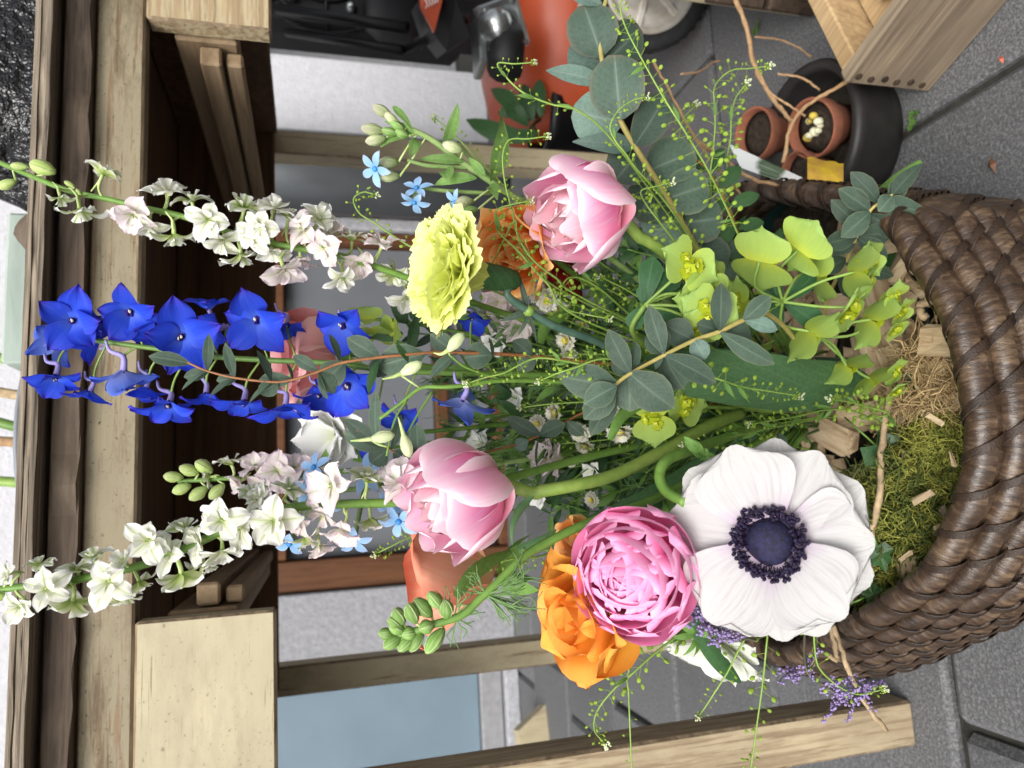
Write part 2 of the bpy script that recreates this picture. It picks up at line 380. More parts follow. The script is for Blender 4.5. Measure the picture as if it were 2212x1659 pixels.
M['pod'] = petal_mat('pennycress_pod', [(0, (.26, .40, .05)), (1, (.36, .50, .08))], transl=.35, vary=.25, veins=0)
M['floret_white'] = plain('tiny_white_floret', (.74, .76, .60), .6, .3, 500, col2=(.40, .50, .18))
M['statice'] = plain('statice_floret', (.34, .27, .50), .8, .4, 400, col2=(.18, .12, .28))
M['button'] = petal_mat('chamomile_ray', [(0, (.82, .80, .60)), (1, (.86, .86, .82))], transl=.25, vary=.05)
M['button_eye'] = plain('chamomile_eye', (.72, .62, .06), .8, .4, 500, bmp=.6)
M['anem_dome'] = plain('anemone_dome', (.022, .020, .075), .75, .6, 350, col2=(.006, .005, .015), bmp=1, bscale=900, bd=.0006)
M['anem_stamen'] = plain('anemone_stamen', (.018, .010, .04), .6, .5, 300)
M['moss'] = plain('moss', (.42, .40, .08), .8, .6, 60, col2=(.13, .16, .02))
M['moss_dry'] = plain('dry_moss', (.50, .37, .19), .85, .5, 60, col2=(.26, .17, .07))
M['chip'] = wood('wood_chip', (.62, .49, .32), (.30, .19, .10), 0, 260, 30, bmp=.5)
M['twig'] = plain('pale_twig', (.40, .29, .17), .8, .4, 150, bmp=.5)
M['twig_o'] = plain('orange_twig', (.46, .30, .16), .75, .4, 150, col2=(.30, .17, .08), bmp=.4)
M['soil'] = plain('dark_soil', (.045, .032, .02), .95, .7, 160, bmp=1, bd=.004)
M['liner'] = plain('dark_green_liner', (.008, .03, .026), .5, .3, 60)
def wicker_mat():
    m, n, l, b = newmat('wicker'); tc = n.new('ShaderNodeTexCoord'); oi = n.new('ShaderNodeObjectInfo')
    mp = n.new('ShaderNodeMapping'); mp.inputs['Scale'].default_value = (4, 330, 1); mp.inputs['Rotation'].default_value = (0, 0, .006); l.new(tc.outputs['UV'], mp.inputs[0])
    off = n.new('ShaderNodeCombineXYZ'); l.new(mth(n, l, 'MULTIPLY', oi.outputs['Random'], 91), off.inputs[1]); l.new(off.outputs[0], mp.inputs['Location'])
    f = noise(n, l, mp.outputs[0], 1, 5, .65, .6); g = noise(n, l, tc.outputs['Object'], 38, 4, .6)
    r = ramp(n, [(.32, (.014, .008, .005)), (.50, (.054, .031, .018)), (.70, (.20, .135, .08))]); l.new(mth(n, l, 'ADD', mth(n, l, 'MULTIPLY', f, .55), mth(n, l, 'MULTIPLY', g, .45)), r.inputs[0])
    l.new(r.outputs[0], b.inputs['Base Color']); b.inputs['Roughness'].default_value = .32; b.inputs['Specular IOR Level'].default_value = .6
    bump(n, l, f, .8, .0014, b); return m
M['wicker'] = wicker_mat()
M['wicker_band'] = plain('wicker_band', (.042, .025, .015), .45, .5, 200, col2=(.02, .011, .007), bmp=.6, bscale=600)
# ------------------------------------------------------------------ petals and leaves
PROF = {
 'obovate': [(0, .22), (.25, .50), (.5, .80), (.7, .98), (.85, 1), (1, .80)],
 'ovate':   [(0, .25), (.2, .72), (.42, 1), (.65, .90), (.85, .52), (1, .05)],
 'elliptic': [(0, .08), (.15, .5), (.35, .9), (.55, 1), (.78, .75), (.92, .38), (1, .04)],
 'lance':   [(0, .12), (.12, .6), (.3, 1), (.55, .85), (.8, .45), (1, .03)],
 'round':   [(0, .15), (.1, .62), (.3, .95), (.55, 1), (.78, .85), (.93, .5), (1, .22)],
 'tulip':   [(0, .32), (.2, .74), (.45, 1), (.7, .99), (.87, .80), (.95, .58), (1, .34)],
 'fan':     [(0, .10), (.3, .28), (.55, .62), (.8, .95), (1, 1.05)],
 'bract':   [(0, .45), (.15, .85), (.4, 1.02), (.65, .92), (.85, .62), (1, .12)],
 'strap':   [(0, .7), (.4, 1), (.75, .8), (.92, .4), (1, .05)],
}
def petal(L, W, prof='obovate', th0=0, th1=0, g=1.0, tipc=0, cup=0.0, cupv=1.0, ruf=0, rf=3, rnd=.18, tooth=0, notch=0, nu=6, nv=8, mat=None, fold=0, wav=0, twist=0):
    pr = PROF[prof]; xs = [p[0] for p in pr]; ys = [p[1] for p in pr]
    N = 40; cy = [0.0]; cz = [0.0]; ths = []
    for k in range(N+1):
        v = k/N
        th = R(th0+(th1-th0)*v**g - tipc*max(0, (v-.7)/.3)**1.6); ths.append(th)
        if k: cy.append(cy[-1]+L/N*math.cos(th)); cz.append(cz[-1]+L/N*math.sin(th))
    ph = U(0, 6.28); ph2 = U(0, 6.28); V = []; uv = []
    tn = [U(-1, 1) for _ in range(nu+1)]
    for j in range(nv+1):
        v = j/nv; wv = float(np.interp(v, xs, ys))*W/2
        for i in range(nu+1):
            u = -1+2*i/nu
            vv = v - rnd*u*u*v**3 + (tooth*(tn[i] if nu < 14 else (1 if i % 2 else -1)*abs(tn[i])+.4*tn[i])*v**5 if tooth else 0) - notch*max(0, 1-abs(u)*2.2)*v**6
            vv = min(max(vv, 0), 1.12); k = min(vv, 1)*N; k0 = min(int(k), N-1); t = k-k0
            y = cy[k0]+(cy[k0+1]-cy[k0])*t; z = cz[k0]+(cz[k0+1]-cz[k0])*t; th = ths[k0]
            if vv > 1: y += (vv-1)*L*math.cos(th); z += (vv-1)*L*math.sin(th)
            ca = cup*v**cupv if cupv else cup
            if abs(ca) > 1e-3: x = wv*math.sin(ca*u)/ca; n_ = wv*(1-math.cos(ca*u))/ca
            else: x = wv*u; n_ = 0
            n_ += fold*abs(u)*wv
            n_ += ruf*W*math.sin(rf*math.pi*u+ph)*v**2*(.35+.65*abs(u))
            n_ += wav*W*math.sin(v*6+ph2)*u
            if twist:
                a = R(twist)*v; x, n_ = x*math.cos(a)-n_*math.sin(a), x*math.sin(a)+n_*math.cos(a)
            V.append(Vector((x, y-n_*math.sin(th), z+n_*math.cos(th)))); uv.append(((u+1)/2, v))
    mb = MB(); mb.grid(V, nu, nv, uv)
    return mb.mesh('petal', mat)
RZ = lambda a: Matrix.Rotation(R(a), 4, 'Z')
def put_petal(parent, Mf, phi, r0, z0, mesh, name='petal', tilt=0):
    return add(name, mesh, parent, Mf @ RZ(phi) @ Matrix.Translation((0, r0, z0)) @ Matrix.Rotation(R(tilt), 4, 'X'))
CACHE = {}
def cached(key, n, fn):
    if key not in CACHE: CACHE[key] = [fn() for _ in range(n)]
    return random.choice(CACHE[key])
def leaf_at(parent, b, t, wpx, d, mat, roll=0, dt=0, prof='elliptic', bend=15, name='leaf', cup=0, fold=.15, wav=.03, ruf=0, nu=4, nv=7, twist=0):
    """leaf from pixel b to pixel t; d depth at base, dt extra depth at tip"""
    B = at(*b, d); Tp = at(*t, d+dt); y = Tp-B; L = y.length; y.normalize()
    c = (CAM-B).normalized(); z = c-y*c.dot(y); z.normalize()
    z = Matrix.Rotation(R(roll), 3, y) @ z; x = y.cross(z)
    Mm = Matrix(((x.x, y.x, z.x, B.x), (x.y, y.y, z.y, B.y), (x.z, y.z, z.z, B.z), (0, 0, 0, 1)))
    me = petal(L*1.02, wpx*d/FPX, prof, bend, -bend, cup=cup, fold=fold, wav=wav, ruf=ruf, rnd=0, nu=nu, nv=nv, mat=mat, twist=twist)
    return add(name, me, parent, Mm)
def stem(parent, pts, r0, r1, mat, name='stem', n=6, per=6):
    P = ppath(pts, per); mb = MB(); mb.tube(P, (r0, r1), n); o = mb.build(name, M[mat], parent); return P
# ================================================================== THE SETTING
M['slab'] = None
def slab_mat():
    m, n, l, b = newmat('concrete_slab'); tc = n.new('ShaderNodeTexCoord'); oi = n.new('ShaderNodeObjectInfo')
    off = n.new('ShaderNodeCombineXYZ'); l.new(mth(n, l, 'MULTIPLY', oi.outputs['Random'], 17), off.inputs[0])
    p = mapping(n, l, tc.outputs['Object'], (1, 1, 1), off.outputs[0])
    f = noise(n, l, p, 330, 4, .8); f2 = noise(n, l, p, 7, 5, .65)
    r = ramp(n, [(.32, (.024, .025, .027)), (.5, (.085, .086, .089)), (.66, (.21, .21, .215))]); l.new(f, r.inputs[0])
    c = mix(n, l, mth(n, l, 'MULTIPLY', f2, .55), r.outputs[0], (.065, .065, .066))
    h = n.new('ShaderNodeHueSaturation'); l.new(c, h.inputs['Color']); l.new(mth(n, l, 'ADD', mth(n, l, 'MULTIPLY', oi.outputs['Random'], .4), 1.0), h.inputs['Value'])
    l.new(h.outputs[0], b.inputs['Base Color']); b.inputs['Roughness'].default_value = .8
    bump(n, l, f, .6, .0015, b); return m
M['slab'] = slab_mat()
M['joint'] = plain('joint_sand', (.035, .034, .028), .95, .5, 80, bmp=.6)
M['plaster'] = plain('roughcast_plaster', (.62, .62, .65), .9, .10, 35, bmp=.8, bscale=110, bd=.006)
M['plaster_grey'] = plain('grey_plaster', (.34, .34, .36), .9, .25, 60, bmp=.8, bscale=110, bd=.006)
M['step'] = plain('concrete_step', (.27, .27, .28), .85, .2, 40, bmp=.4)
M['blue_panel'] = plain('blue_grey_panel', (.17, .235, .285), .35, .12, 4)
M['frame_brown'] = wood('brown_window_wood', (.135, .055, .022), (.07, .027, .011), 2, 120, 8, rough=.45, bmp=.2)
M['pane'] = plain('window_pane', (.155, .165, .18), .08, .12, 3, spec=.5)
M['drum'] = plain('dark_smooth_metal', (.085, .092, .098), .28, .15, 5, metal=.5)
M['cream'] = plain('cream_bit', (.70, .68, .48), .6)
gm = MB(); gm._add([(-30, -30, -.012), (30, -30, -.012), (30, 30, -.012), (-30, 30, -.012)], [(0, 1, 2, 3)])
ground = gm.build('ground', M['joint'], smooth=False, kind='structure')
# paving: square slabs in a running bond, aligned with the table
CELL = .32; Y0 = (onz(2031, 1333, 0)-TO).dot(TY)
XJ = (onz(2058, 1570, 0)-TO).dot(TX)
paving = add('paving', MB()._add([(-.05, -.05, -.02), (.05, -.05, -.02), (0, .05, -.02)], [(0, 1, 2)]).mesh('paving', M['joint']), None, TM, kind='structure')
slab_meshes = []
for k in range(6):
    b = MB(); g = .0045
    b.box((g, g, -.05), (CELL-g, CELL-g, 0), bev=.006+.002*k/5, jit=.0015); slab_meshes.append(b.mesh('slab', M['slab'], False))
for j in range(-2, 6):
    for i in range(-6, 8):
        if j >= 4 and i > 6: continue
        off = XJ if (j % 2) else XJ+.11
        o = add('slab', random.choice(slab_meshes), paving, TM @ Matrix.Translation((off+i*CELL, Y0+j*CELL, U(-.002, .002))) @ Matrix.Rotation(U(-.006, .006), 4, 'Z') @ Matrix.Rotation(U(-.004, .004), 4, 'X'))
# house wall with window and door panel (table frame: X along, Y back)
WY = (onz(1122, 1540, 0)-TO).dot(TY)
house = thing('house_wall', 'pale rendered house wall with brown window and blue grey panel behind the table', 'house', None, M=TM @ Matrix.Translation((0, WY, 0)))
def hbox(name, lo, hi, mat, bev=.004, parent=None, **k):
    return MB().box(lo, hi, bev=bev).build(name, M[mat], parent or house, 'local', smooth=False, **k)
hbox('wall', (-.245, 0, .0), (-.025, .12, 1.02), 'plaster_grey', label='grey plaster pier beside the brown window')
hbox('wall', (1.30, 0, 0), (1.79, .3, 1.02), 'plaster', label='white roughcast wall right of the window')
hbox('wall', (-2.6, .0, 1.025), (2.0, .3, 3.0), 'plaster', label='white rendered upper wall')
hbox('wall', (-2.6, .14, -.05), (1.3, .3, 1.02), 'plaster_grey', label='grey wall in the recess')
hbox('door_panel', (-2.2, .03, .125), (-.30, .06, 1.0), 'blue_panel')
hbox('door_jamb', (-.298, .02, .0), (-.247, .11, 1.0), 'step')
hbox('sill_strip', (-2.2, .01, .05), (-.30, .075, .123), 'step')
hbox('threshold', (-2.2, -.02, .0), (-.30, .1, .046), 'plaster_grey')
win = hbox('window_frame', (-.02, .02, -.02), (.075, .12, .86), 'frame_brown')
for lo, hi in (((.08, .02, .722), (1.12, .11, .772)), ((1.125, .02, -.02), (1.165, .12, .86)), ((.08, .03, .185), (1.12, .11, .228)), ((.08, .02, -.02), (1.12, .12, .03))):
    MB().box(lo, hi, bev=.004).build('rail', M['frame_brown'], win, 'local', False)
for lo, hi in (((.08, .07, .232), (1.12, .078, .718)), ((.08, .07, .034), (1.12, .078, .181)), ((.08, .07, .776), (1.12, .078, 1.0))):
    MB().box(lo, hi).build('pane', M['pane'], win, 'local', False)
hbox('pillar', (1.17, .0, 0), (1.21, .13, 1.0), 'plaster_grey')
dr = thing('metal_drum', 'dark grey smooth metal drum standing beside the window frame', 'drum', None, M=TM @ Matrix.Translation((1.30, WY-.14, 0)))
mb = MB(); mb.lathe([(.10, 0), (.125, .003), (.13, .02), (.13, .93), (.124, .95), (.0, .955)], 40); mb.build('body', M['drum'], dr, 'local')
mb = MB(); mb.tube([(.131*math.cos(a*.2618), .131*math.sin(a*.2618), .93) for a in range(25)], .004, 6, False); mb.build('rim', M['drum'], dr, 'local')
# far grey siding behind the machine
sd_ = thing('grey_fence', 'grey vertical board fence behind the black machine', 'fence', None, M=TM @ Matrix.Translation((1.8, WY+.5, 0)))
for k in range(9):
    MB().box((k*.14, 0, 0), (k*.14+.132, .025, 1.4), bev=.004).build('board', M['step'], sd_, 'local', False)
# small wedge on the ground by the wall
MB_w = MB(); MB_w._add([(-.06, 0, 0), (.06, 0, 0), (.06, .06, 0), (-.06, .06, 0), (-.055, .0, .085), (.0, .0, .09), (.0, .06, .09), (-.055, .06, .085)], [(0, 3, 2, 1), (0, 1, 5, 4), (1, 2, 6, 5), (2, 3, 7, 6), (3, 0, 4, 7), (4, 5, 6, 7)])
M['oldwood'] = wood('weathered_wood', (.30, .235, .16), (.075, .055, .04), 0, 150, 6, bmp=.8)
M['oldwood_end'] = wood('weathered_edge_wood', (.36, .295, .22), (.028, .021, .016), 0, 330, 5, bmp=1)
M['bark'] = wood('rough_brown_wood', (.115, .082, .058), (.018, .013, .010), 0, 190, 10, bmp=1, wash=((.20, .155, .11), .55))
M['cream_paint'] = wood('cream_painted_wood', (.30, .21, .12), (.12, .085, .05), 0, 150, 8, paint=(.55, .485, .325), pamt=.335, rough=.6, bmp=.3, spots=.6, crack=.7, stain=.28)
M['shaded_cream_rail'] = wood('shaded_cream_painted_rail', (.30, .205, .12), (.10, .07, .04), 0, 150, 8, paint=(.36, .305, .20), pamt=.43, rough=.65, bmp=.35, spots=1, stain=.85)  # cream paint darkened for shade under the top's overhang; spots and stains are real
M['cream_leg'] = wood('cream_painted_leg', (.30, .21, .12), (.12, .085, .05), 2, 150, 8, paint=(.50, .425, .275), pamt=.39, stain=.35, rough=.6, bmp=.3, spots=.8)
M['worn_leg'] = wood('worn_leg_wood', (.40, .31, .195), (.20, .145, .09), 2, 170, 7, paint=(.47, .385, .25), pamt=.52, rough=.7, bmp=.5, stain=.4)
M['worn_panel'] = wood('worn_panel_wood', (.44, .33, .19), (.16, .11, .065), 0, 150, 7, paint=(.52, .43, .27), pamt=.50, rough=.7, bmp=.6)
M['inner_wood'] = wood('plain_inner_wood', (.30, .215, .13), (.17, .115, .065), 1, 130, 8, bmp=.3)
M['dark_wood'] = wood('dark_wood', (.075, .050, .033), (.018, .012, .008), 0, 130, 6, bmp=.7)
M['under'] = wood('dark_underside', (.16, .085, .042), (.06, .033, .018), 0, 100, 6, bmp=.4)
we = thing('wood_wedge', 'small pale wooden wedge lying on the paving left of the orange roses', 'wedge', onz(1185, 1570, 0))
wm = MB_w.mesh('wedge', M['cream_leg'], False); add('wedge_block', wm, we, Matrix.Translation(onz(1185, 1570, 0)) @ Matrix.Rotation(R(20), 4, 'Z'))
# ================================================================== TABLE
table = thing('old_table', 'old cream painted wooden table with missing drawer and weathered top', 'table', None, M=TM)
M['edge_worn'] = wood('worn_edge', (.36, .27, .17), (.10, .07, .045), 0, 120, 30, bmp=.6, stain=.5)
def tb(name, lo, hi, mat, bev=.0022, jit=0, parent=None, smooth=False):
    o = MB().box(lo, hi, bev=bev, jit=jit).build(name, M[mat], parent or table, 'local', smooth)
    if mat in ('cream_paint', 'shaded_cream_rail', 'cream_leg', 'worn_panel', 'worn_leg') and bev > 0:
        o.data.materials.append(M['edge_worn'])
        for f in list(o.data.polygons)[6:]: f.material_index = 1
    return o
def plank(name, x0, x1, y0, y1, z0, z1, mat, seg=40, amp=.002, parent=None):
    """a board along x with uneven worn long edges"""
    mb = MB(); V = []; f = []
    for k in range(seg+1):
        x = x0+(x1-x0)*k/seg
        a = [U(-amp, amp) for _ in range(4)]
        V += [(x, y0+a[0], z0+a[1]*.6), (x, y0+a[0]*.6, z1-abs(a[2])), (x, y0+.002, z1+.0005), (x, y1, z1), (x, y1, z0), (x, y0+.002, z0-.0003)]
    for k in range(seg):
        for i in range(6):
            a = k*6+i; b = k*6+(i+1) % 6; f.append((a, a+6, b+6, b))
    f.append((0, 1, 2, 3, 4, 5)); f.append(tuple(seg*6+i for i in (5, 4, 3, 2, 1, 0)))
    mb._add(V, f); return mb.build(name, M[mat], parent or table, 'local', False)
XR = .91
# top: weathered front board, three laminated layers, then the rough batten below
for z0, z1, y in ((.8545, .8588, -.047), (.8592, .8634, -.0448), (.8638, .868, -.046)):
    plank('top_layer', -.42, XR+.25, y, .62, z0, z1, 'oldwood_end', 60, .0012)
plank('batten', -.40, XR+.2, -.030, .0, .828, .849, 'bark', 60, .003)
tb('underboard', (-.40, -.02, .8495), (XR+.2, .60, .854), 'under')
tb('apron_rail', (-.40, -.018, .786), (XR+.0, .004, .8275), 'shaded_cream_rail')
tb('apron_panel', (-.40, -.0185, .673), (.163, .004, .7855), 'cream_paint')
tb('apron_panel', (.716, -.0185, .673), (XR, .005, .7855), 'worn_panel')
tb('apron_back', (-.03, .535, .695), (.92, .555, .848), 'under')
tb('apron_side', (-.395, .006, .69), (-.375, .53, .848), 'under')
tb('apron_side', (.885, .006, .69), (.905, .53, .848), 'under')
for sx, x in ((1, .166), (-1, .714)):
    f = lambda a, b: (min(x+sx*a, x+sx*b), max(x+sx*a, x+sx*b))
    a0, a1 = f(-.02, .0); tb('drawer_guide', (a0, .008, .706), (a1, .53, .765), 'inner_wood')
    a0, a1 = f(.002, .022); tb('drawer_runner', (a0, .012, .722), (a1, .53, .742), 'inner_wood')
    a0, a1 = f(.002, .017); tb('runner_ledge', (a0, .02, .702), (a1, .53, .718), 'inner_wood')
def leg(x0, x1, y0, y1, z1, mat):
    return tb('leg', (x0, y0, 0), (x1, y1, z1), mat, .003)
leg(-.048, .0, .004, .052, .672, 'worn_leg')
leg(-.046, .0, .556, .602, .848, 'cream_leg')
leg(.862, .906, .556, .602, .848, 'cream_leg')
leg(.862, .906, .004, .052, .672, 'cream_leg')
# ================================================================== ON THE TABLE
M['black_plastic'] = plain('black_plastic', (.006, .006, .007), .45, .3, 40, spec=.3)
M['black_film'] = plain('crinkled_black_film', (.006, .006, .007), .22, .3, 30, bmp=1, bscale=30, bd=.02, spec=.6)
M['pale_green_board'] = wood('pale_green_paint', (.40, .47, .42), (.28, .34, .30), 0, 60, 5, rough=.6, bmp=.3)
M['tray_grey'] = plain('grey_tray', (.24, .26, .29), .5, .1, 20)
TZ = .869
pl = thing('black_bag', 'crinkled black plastic bag of soil on the right of the table top', 'bag', T(.75, .06, TZ))
mb = MB(); V = []; nu_, nv_ = 36, 20
for j in range(nv_+1):
    for i in range(nu_+1):
        x = .55+.40*i/nu_; v = j/nv_
        a = math.pi*v; e = min(1, 5*min(i/nu_, 1-i/nu_)+.12)
        V.append(T(x+U(-.003, .003), .09-.095*math.cos(a)*e+U(-.004, .004), TZ+.002+.16*e*math.sin(a)**.6+U(-.005, .005)))
mb.grid(V, nu_, nv_); mb.build('film', M['black_film'], pl)
mb = MB(); mb.box((.45, .0, 0), (.458, .18, .05)); 
cr = thing('green_box', 'pale green slatted box on the table beside the black bag', 'box', T(.51, .27, TZ))
for k in range(3):
    MB().box((.425, .20, TZ+.004+k*.034), (.60, .212, TZ+.034+k*.034), M=TM, bev=.003).build('slat', M['pale_green_board'], cr, 'world', False)
MB().box((.425, .213, TZ), (.44, .34, TZ+.1), M=TM).build('side', M['pale_green_board'], cr, 'world', False)
MB().box((.585, .213, TZ), (.60, .34, TZ+.1), M=TM).build('side', M['pale_green_board'], cr, 'world', False)
br = thing('bark_piece', 'ragged piece of brown bark lying beside the black bag', 'bark', T(.53, .04, TZ))
mb = MB(); V = []
for j in range(7):
    for i in range(9):
        V.append(T(.50+.055*i/8, .02+.05*j/6, TZ+.002+.035*math.sin(math.pi*j/6)*(.5+.5*math.sin(i*.39+.3))+U(0, .004)))
mb.grid(V, 8, 6); mb.build('bark', M['bark'], br)
bw = thing('grey_bowl', 'shallow grey plastic bowl standing near the table edge behind the blue flowers', 'bowl', T(.335, .17, TZ))
mb = MB(); pr = [(.09, 0), (.115, .004), (.155, .03), (.168, .05), (.172, .052), (.172, .048), (.150, .028), (.10, .009), (.0, .008)]
mb.lathe(pr, 40, Matrix.Translation(T(.335, .17, TZ+.001)) @ Matrix.Scale(.68, 4)); mb.build('bowl', M['tray_grey'], bw)
for k, (x, c) in enumerate(((.43, 'stem_lime'), (.395, 'twig'), (.36, 'stem_green'), (.32, 'twig_o'), (.28, 'stem_lime'))):
    tw = thing('cut_stem', ['pale yellow green cut stem, rightmost of those standing behind the grey bowl', 'pale brown cut stem behind the grey bowl', 'dark green cut stem behind the grey bowl', 'rusty brown twig behind the grey bowl', 'lime cut stem leaning behind the left rim of the grey bowl'][k], 'cut stem', T(x, .22, TZ+.02), group='cut stems on the table')
    mb = MB(); mb.tube(smooth_path([T(x, .24, TZ+.03), T(x+U(.0, .03), .27, TZ+.11), T(x+U(.02, .07), .3, TZ+.25)], 5), .006, 7); mb.build('stalk', M[c], tw)
# ================================================================== LAWN MOWER AND BLACK MACHINE
M['orange'] = plain('orange_lacquer', (.46, .065, .014), .42, .12, 20, spec=.5)
M['white_plastic'] = plain('white_wheel_plastic', (.62, .60, .55), .5, .1, 30, col2=(.42, .37, .30))
M['rubber'] = plain('rubber', (.022, .022, .023), .75, .4, 90)
M['steel'] = plain('muffler_steel', (.40, .42, .42), .28, .25, 40, metal=.9)
M['black_soft'] = plain('black_soft_plastic', (.007, .007, .008), .55, .3, 30)
M['label_white'] = plain('label_white', (.70, .68, .66), .5)
M['deck_black'] = plain('engine_black', (.007, .007, .009), .5, .3, 30)
mo = thing('lawn_mower', 'orange lawn mower with black engine and white wheel behind the eucalyptus', 'lawn mower', Vector((.72, 1.33, 0)))
# deck: rounded shell
mb = MB(); V = []; ns, nr = 40, 10
prof_d = [(1.0, .045), (1.005, .06), (.99, .12), (.95, .17), (.86, .205), (.70, .225), (.5, .24), (.3, .25), (.0, .252)]
for (r, z) in prof_d:
    for i in range(ns+1):
        a = 2*math.pi*i/ns; c, s = math.cos(a), math.sin(a); e = 2/2.8
        V.append((.875+.375*r*math.copysign(abs(c)**e, c), 1.50+.245*r*math.copysign(abs(s)**e, s), z+.03))
mb.grid(V, ns, len(prof_d)-1); deck = mb.build('deck', M['orange'], mo)
mb = MB(); mb.tube([(.875+.377*math.copysign(abs(math.cos(a*.157))**.714, math.cos(a*.157)), 1.50+.247*math.copysign(abs(math.sin(a*.157))**.714, math.sin(a*.157)), .08) for a in range(41)], .008, 6, False); mb.build('rim', M['orange'], deck)
def slat_letters(parent, org, ex, ey, n, h, wd, mat):
    for k in range(n):
        mb = MB(); p = org+ex*(k*wd*1.5); q = p+ey*h+ex*wd*.35
        nrm = ex.cross(ey).normalized()*.001
        mb._add([p+nrm, p+ex*wd*.45+nrm, q+ex*wd*.45+nrm, q+nrm], [(0, 1, 2, 3)]); mb.build('stroke', mat, parent, smooth=False)
# deck badge: white panel with reddish lettering
e0 = Vector((-.10, .03, 0)).normalized()
bd = MB(); bx, bz = Vector((1, -.35, 0)).normalized(), Vector((0, -.35, 1)).normalized()
bo = Vector((.60, 1.245, .135))
bd._add([bo, bo+bx*.07, bo+bx*.07+bz*.05, bo+bz*.05], [(0, 1, 2, 3)])
badge = bd.build('badge', M['label_white'], mo, smooth=False)
slat_letters(badge, bo+bx*.008+bz*.012, bx, bz, 5, .026, .008, M['orange'])
def wheel(parent, c, ax, r, wdt):
    Mx = basis(Vector(c), Vector(ax))
    mb = MB(); mb.lathe([(r*.76, -wdt/2), (r*.95, -wdt/2), (r, -wdt*.3), (r, wdt*.3), (r*.95, wdt/2), (r*.78, wdt/2), (r*.76, wdt*.42), (r*.76, -wdt/2)], 40, Mx); o = mb.build('wheel', M['rubber'], parent)
    for k in range(36):
        a = 2*math.pi*k/36; mb = MB(); mb.box((-.004, r*.992, -wdt*.42), (.004, r*1.012, wdt*.42), Mx @ Matrix.Rotation(a, 4, 'Z')); mb.build('tread', M['rubber'], o, smooth=False)
    mb = MB(); mb.lathe([(.001, wdt*.40), (r*.16, wdt*.40), (r*.2, wdt*.28), (r*.42, wdt*.22), (r*.46, wdt*.30), (r*.50, wdt*.30), (r*.54, wdt*.20), (r*.64, wdt*.26), (r*.67, wdt*.44), (r*.755, wdt*.48), (r*.757, wdt*.3), (r*.757, -wdt*.4)], 40, Mx); mb.build('hub', M['white_plastic'], o)
    for k in range(6):
        a = 2*math.pi*k/6+.3; mb = MB(); mb.box((-.006, r*.2, wdt*.2), (.006, r*.66, wdt*.33), Mx @ Matrix.Rotation(a, 4, 'Z'), bev=.002); mb.build('spoke', M['white_plastic'], o, smooth=False)
wheel(mo, (.648, 1.10, .104), (-.30, -1, .06), .104, .045)
wheel(mo, (1.05, 1.16, .104), (-.30, -1, .06), .104, .045)
# engine
def mbox(name, lo, hi, mat, bev=.012, rot=0, parent=None, c=None):
    c = Vector(c or ((lo[0]+hi[0])/2, (lo[1]+hi[1])/2, (lo[2]+hi[2])/2))
    h = [(hi[i]-lo[i])/2 for i in range(3)]
    return MB().box((-h[0], -h[1], -h[2]), (h[0], h[1], h[2]), Matrix.Translation(c) @ Matrix.Rotation(R(rot), 4, 'Z'), bev=bev).build(name, M[mat], parent or mo, smooth=False)
mbox('engine_block', (.72, 1.38, .27), (.98, 1.60, .42), 'deck_black', .02)
mb = MB(); mb.lathe([(.15, .405), (.155, .42), (.155, .47), (.135, .50), (.0, .51)], 30, Matrix.Translation((.86, 1.50, .02))); mb.build('engine_cover', M['deck_black'], mo)
fp = lambda px, py, d: at(px, py, d)
# muffler: pressed steel box with flange and bolts
mc = fp(1072, 62, 1.24)
Mm = basis(mc, face(mc, 200, 35), img(90))
mb = MB(); mb.box((-.028, -.030, -.02), (.030, .030, .028), Mm, bev=.014); mf = mb.build('muffler', M['steel'], mo, smooth=True)
mb = MB(); mb.box((-.042, -.040, -.024), (.044, .042, -.016), Mm, bev=.004); mb.build('flange', M['steel'], mf, smooth=False)
for x, y in ((-.035, -.033), (.037, -.033), (-.035, .035), (.037, .035)):
    mb = MB(); mb.lathe([(.006, -.018), (.006, -.008), (.0, -.007)], 6, Mm @ Matrix.Translation((x, y, 0))); mb.build('bolt', M['steel'], mf, smooth=False)
# angular black cover with orange diamond label
A = [fp(905, 0, 1.26), fp(985, 0, 1.20), fp(1015, 80, 1.22), fp(965, 110, 1.25), fp(925, 60, 1.27)]
Bk = [q+Vector((.03, .10, 0)) for q in A]
mb = MB(); mb._add(A+Bk, [(0, 1, 2, 3, 4), (9, 8, 7, 6, 5)]+[(i, i+5, (i+1) % 5+5, (i+1) % 5) for i in range(5)])
cov = mb.build('side_cover', M['black_soft'], mo, smooth=False)
Dm = [fp(903, -60, 1.225), fp(945, -95, 1.21), fp(960, -20, 1.20), fp(952, 15, 1.205), fp(938, 70, 1.225), fp(910, 15, 1.24)]
mb = MB(); mb._add(Dm+[q+Vector((.006, .016, 0)) for q in Dm], [(0, 1, 2, 3, 4, 5)]+[(i, i+6, (i+1) % 6+6, (i+1) % 6) for i in range(6)])
dia = mb.build('diamond_label', M['orange'], cov, smooth=False)
ez = (fp(945, -8, 1.2)-fp(921, -8, 1.2)); 
for k in range(5):
    p0 = fp(920+k*6, 18-k*3, 1.203); 
    mb = MB(); mb.tube(smooth_path([p0, p0+RT*.008-UP*.002, p0+RT*.016+UP*.002, p0+RT*.026], 3), .0011, 4); mb.build('lettering', M['label_white'], cov)
mb = MB(); mb.tube([fp(1090, 150, 1.22), fp(1100, 60, 1.26)], .03, 12); mb.build('oil_filter', M['black_soft'], mo)
mbox('bracket', (0, 0, 0), (.10, .06, .014), 'steel', .003, 10, c=fp(1035, 95, 1.26))
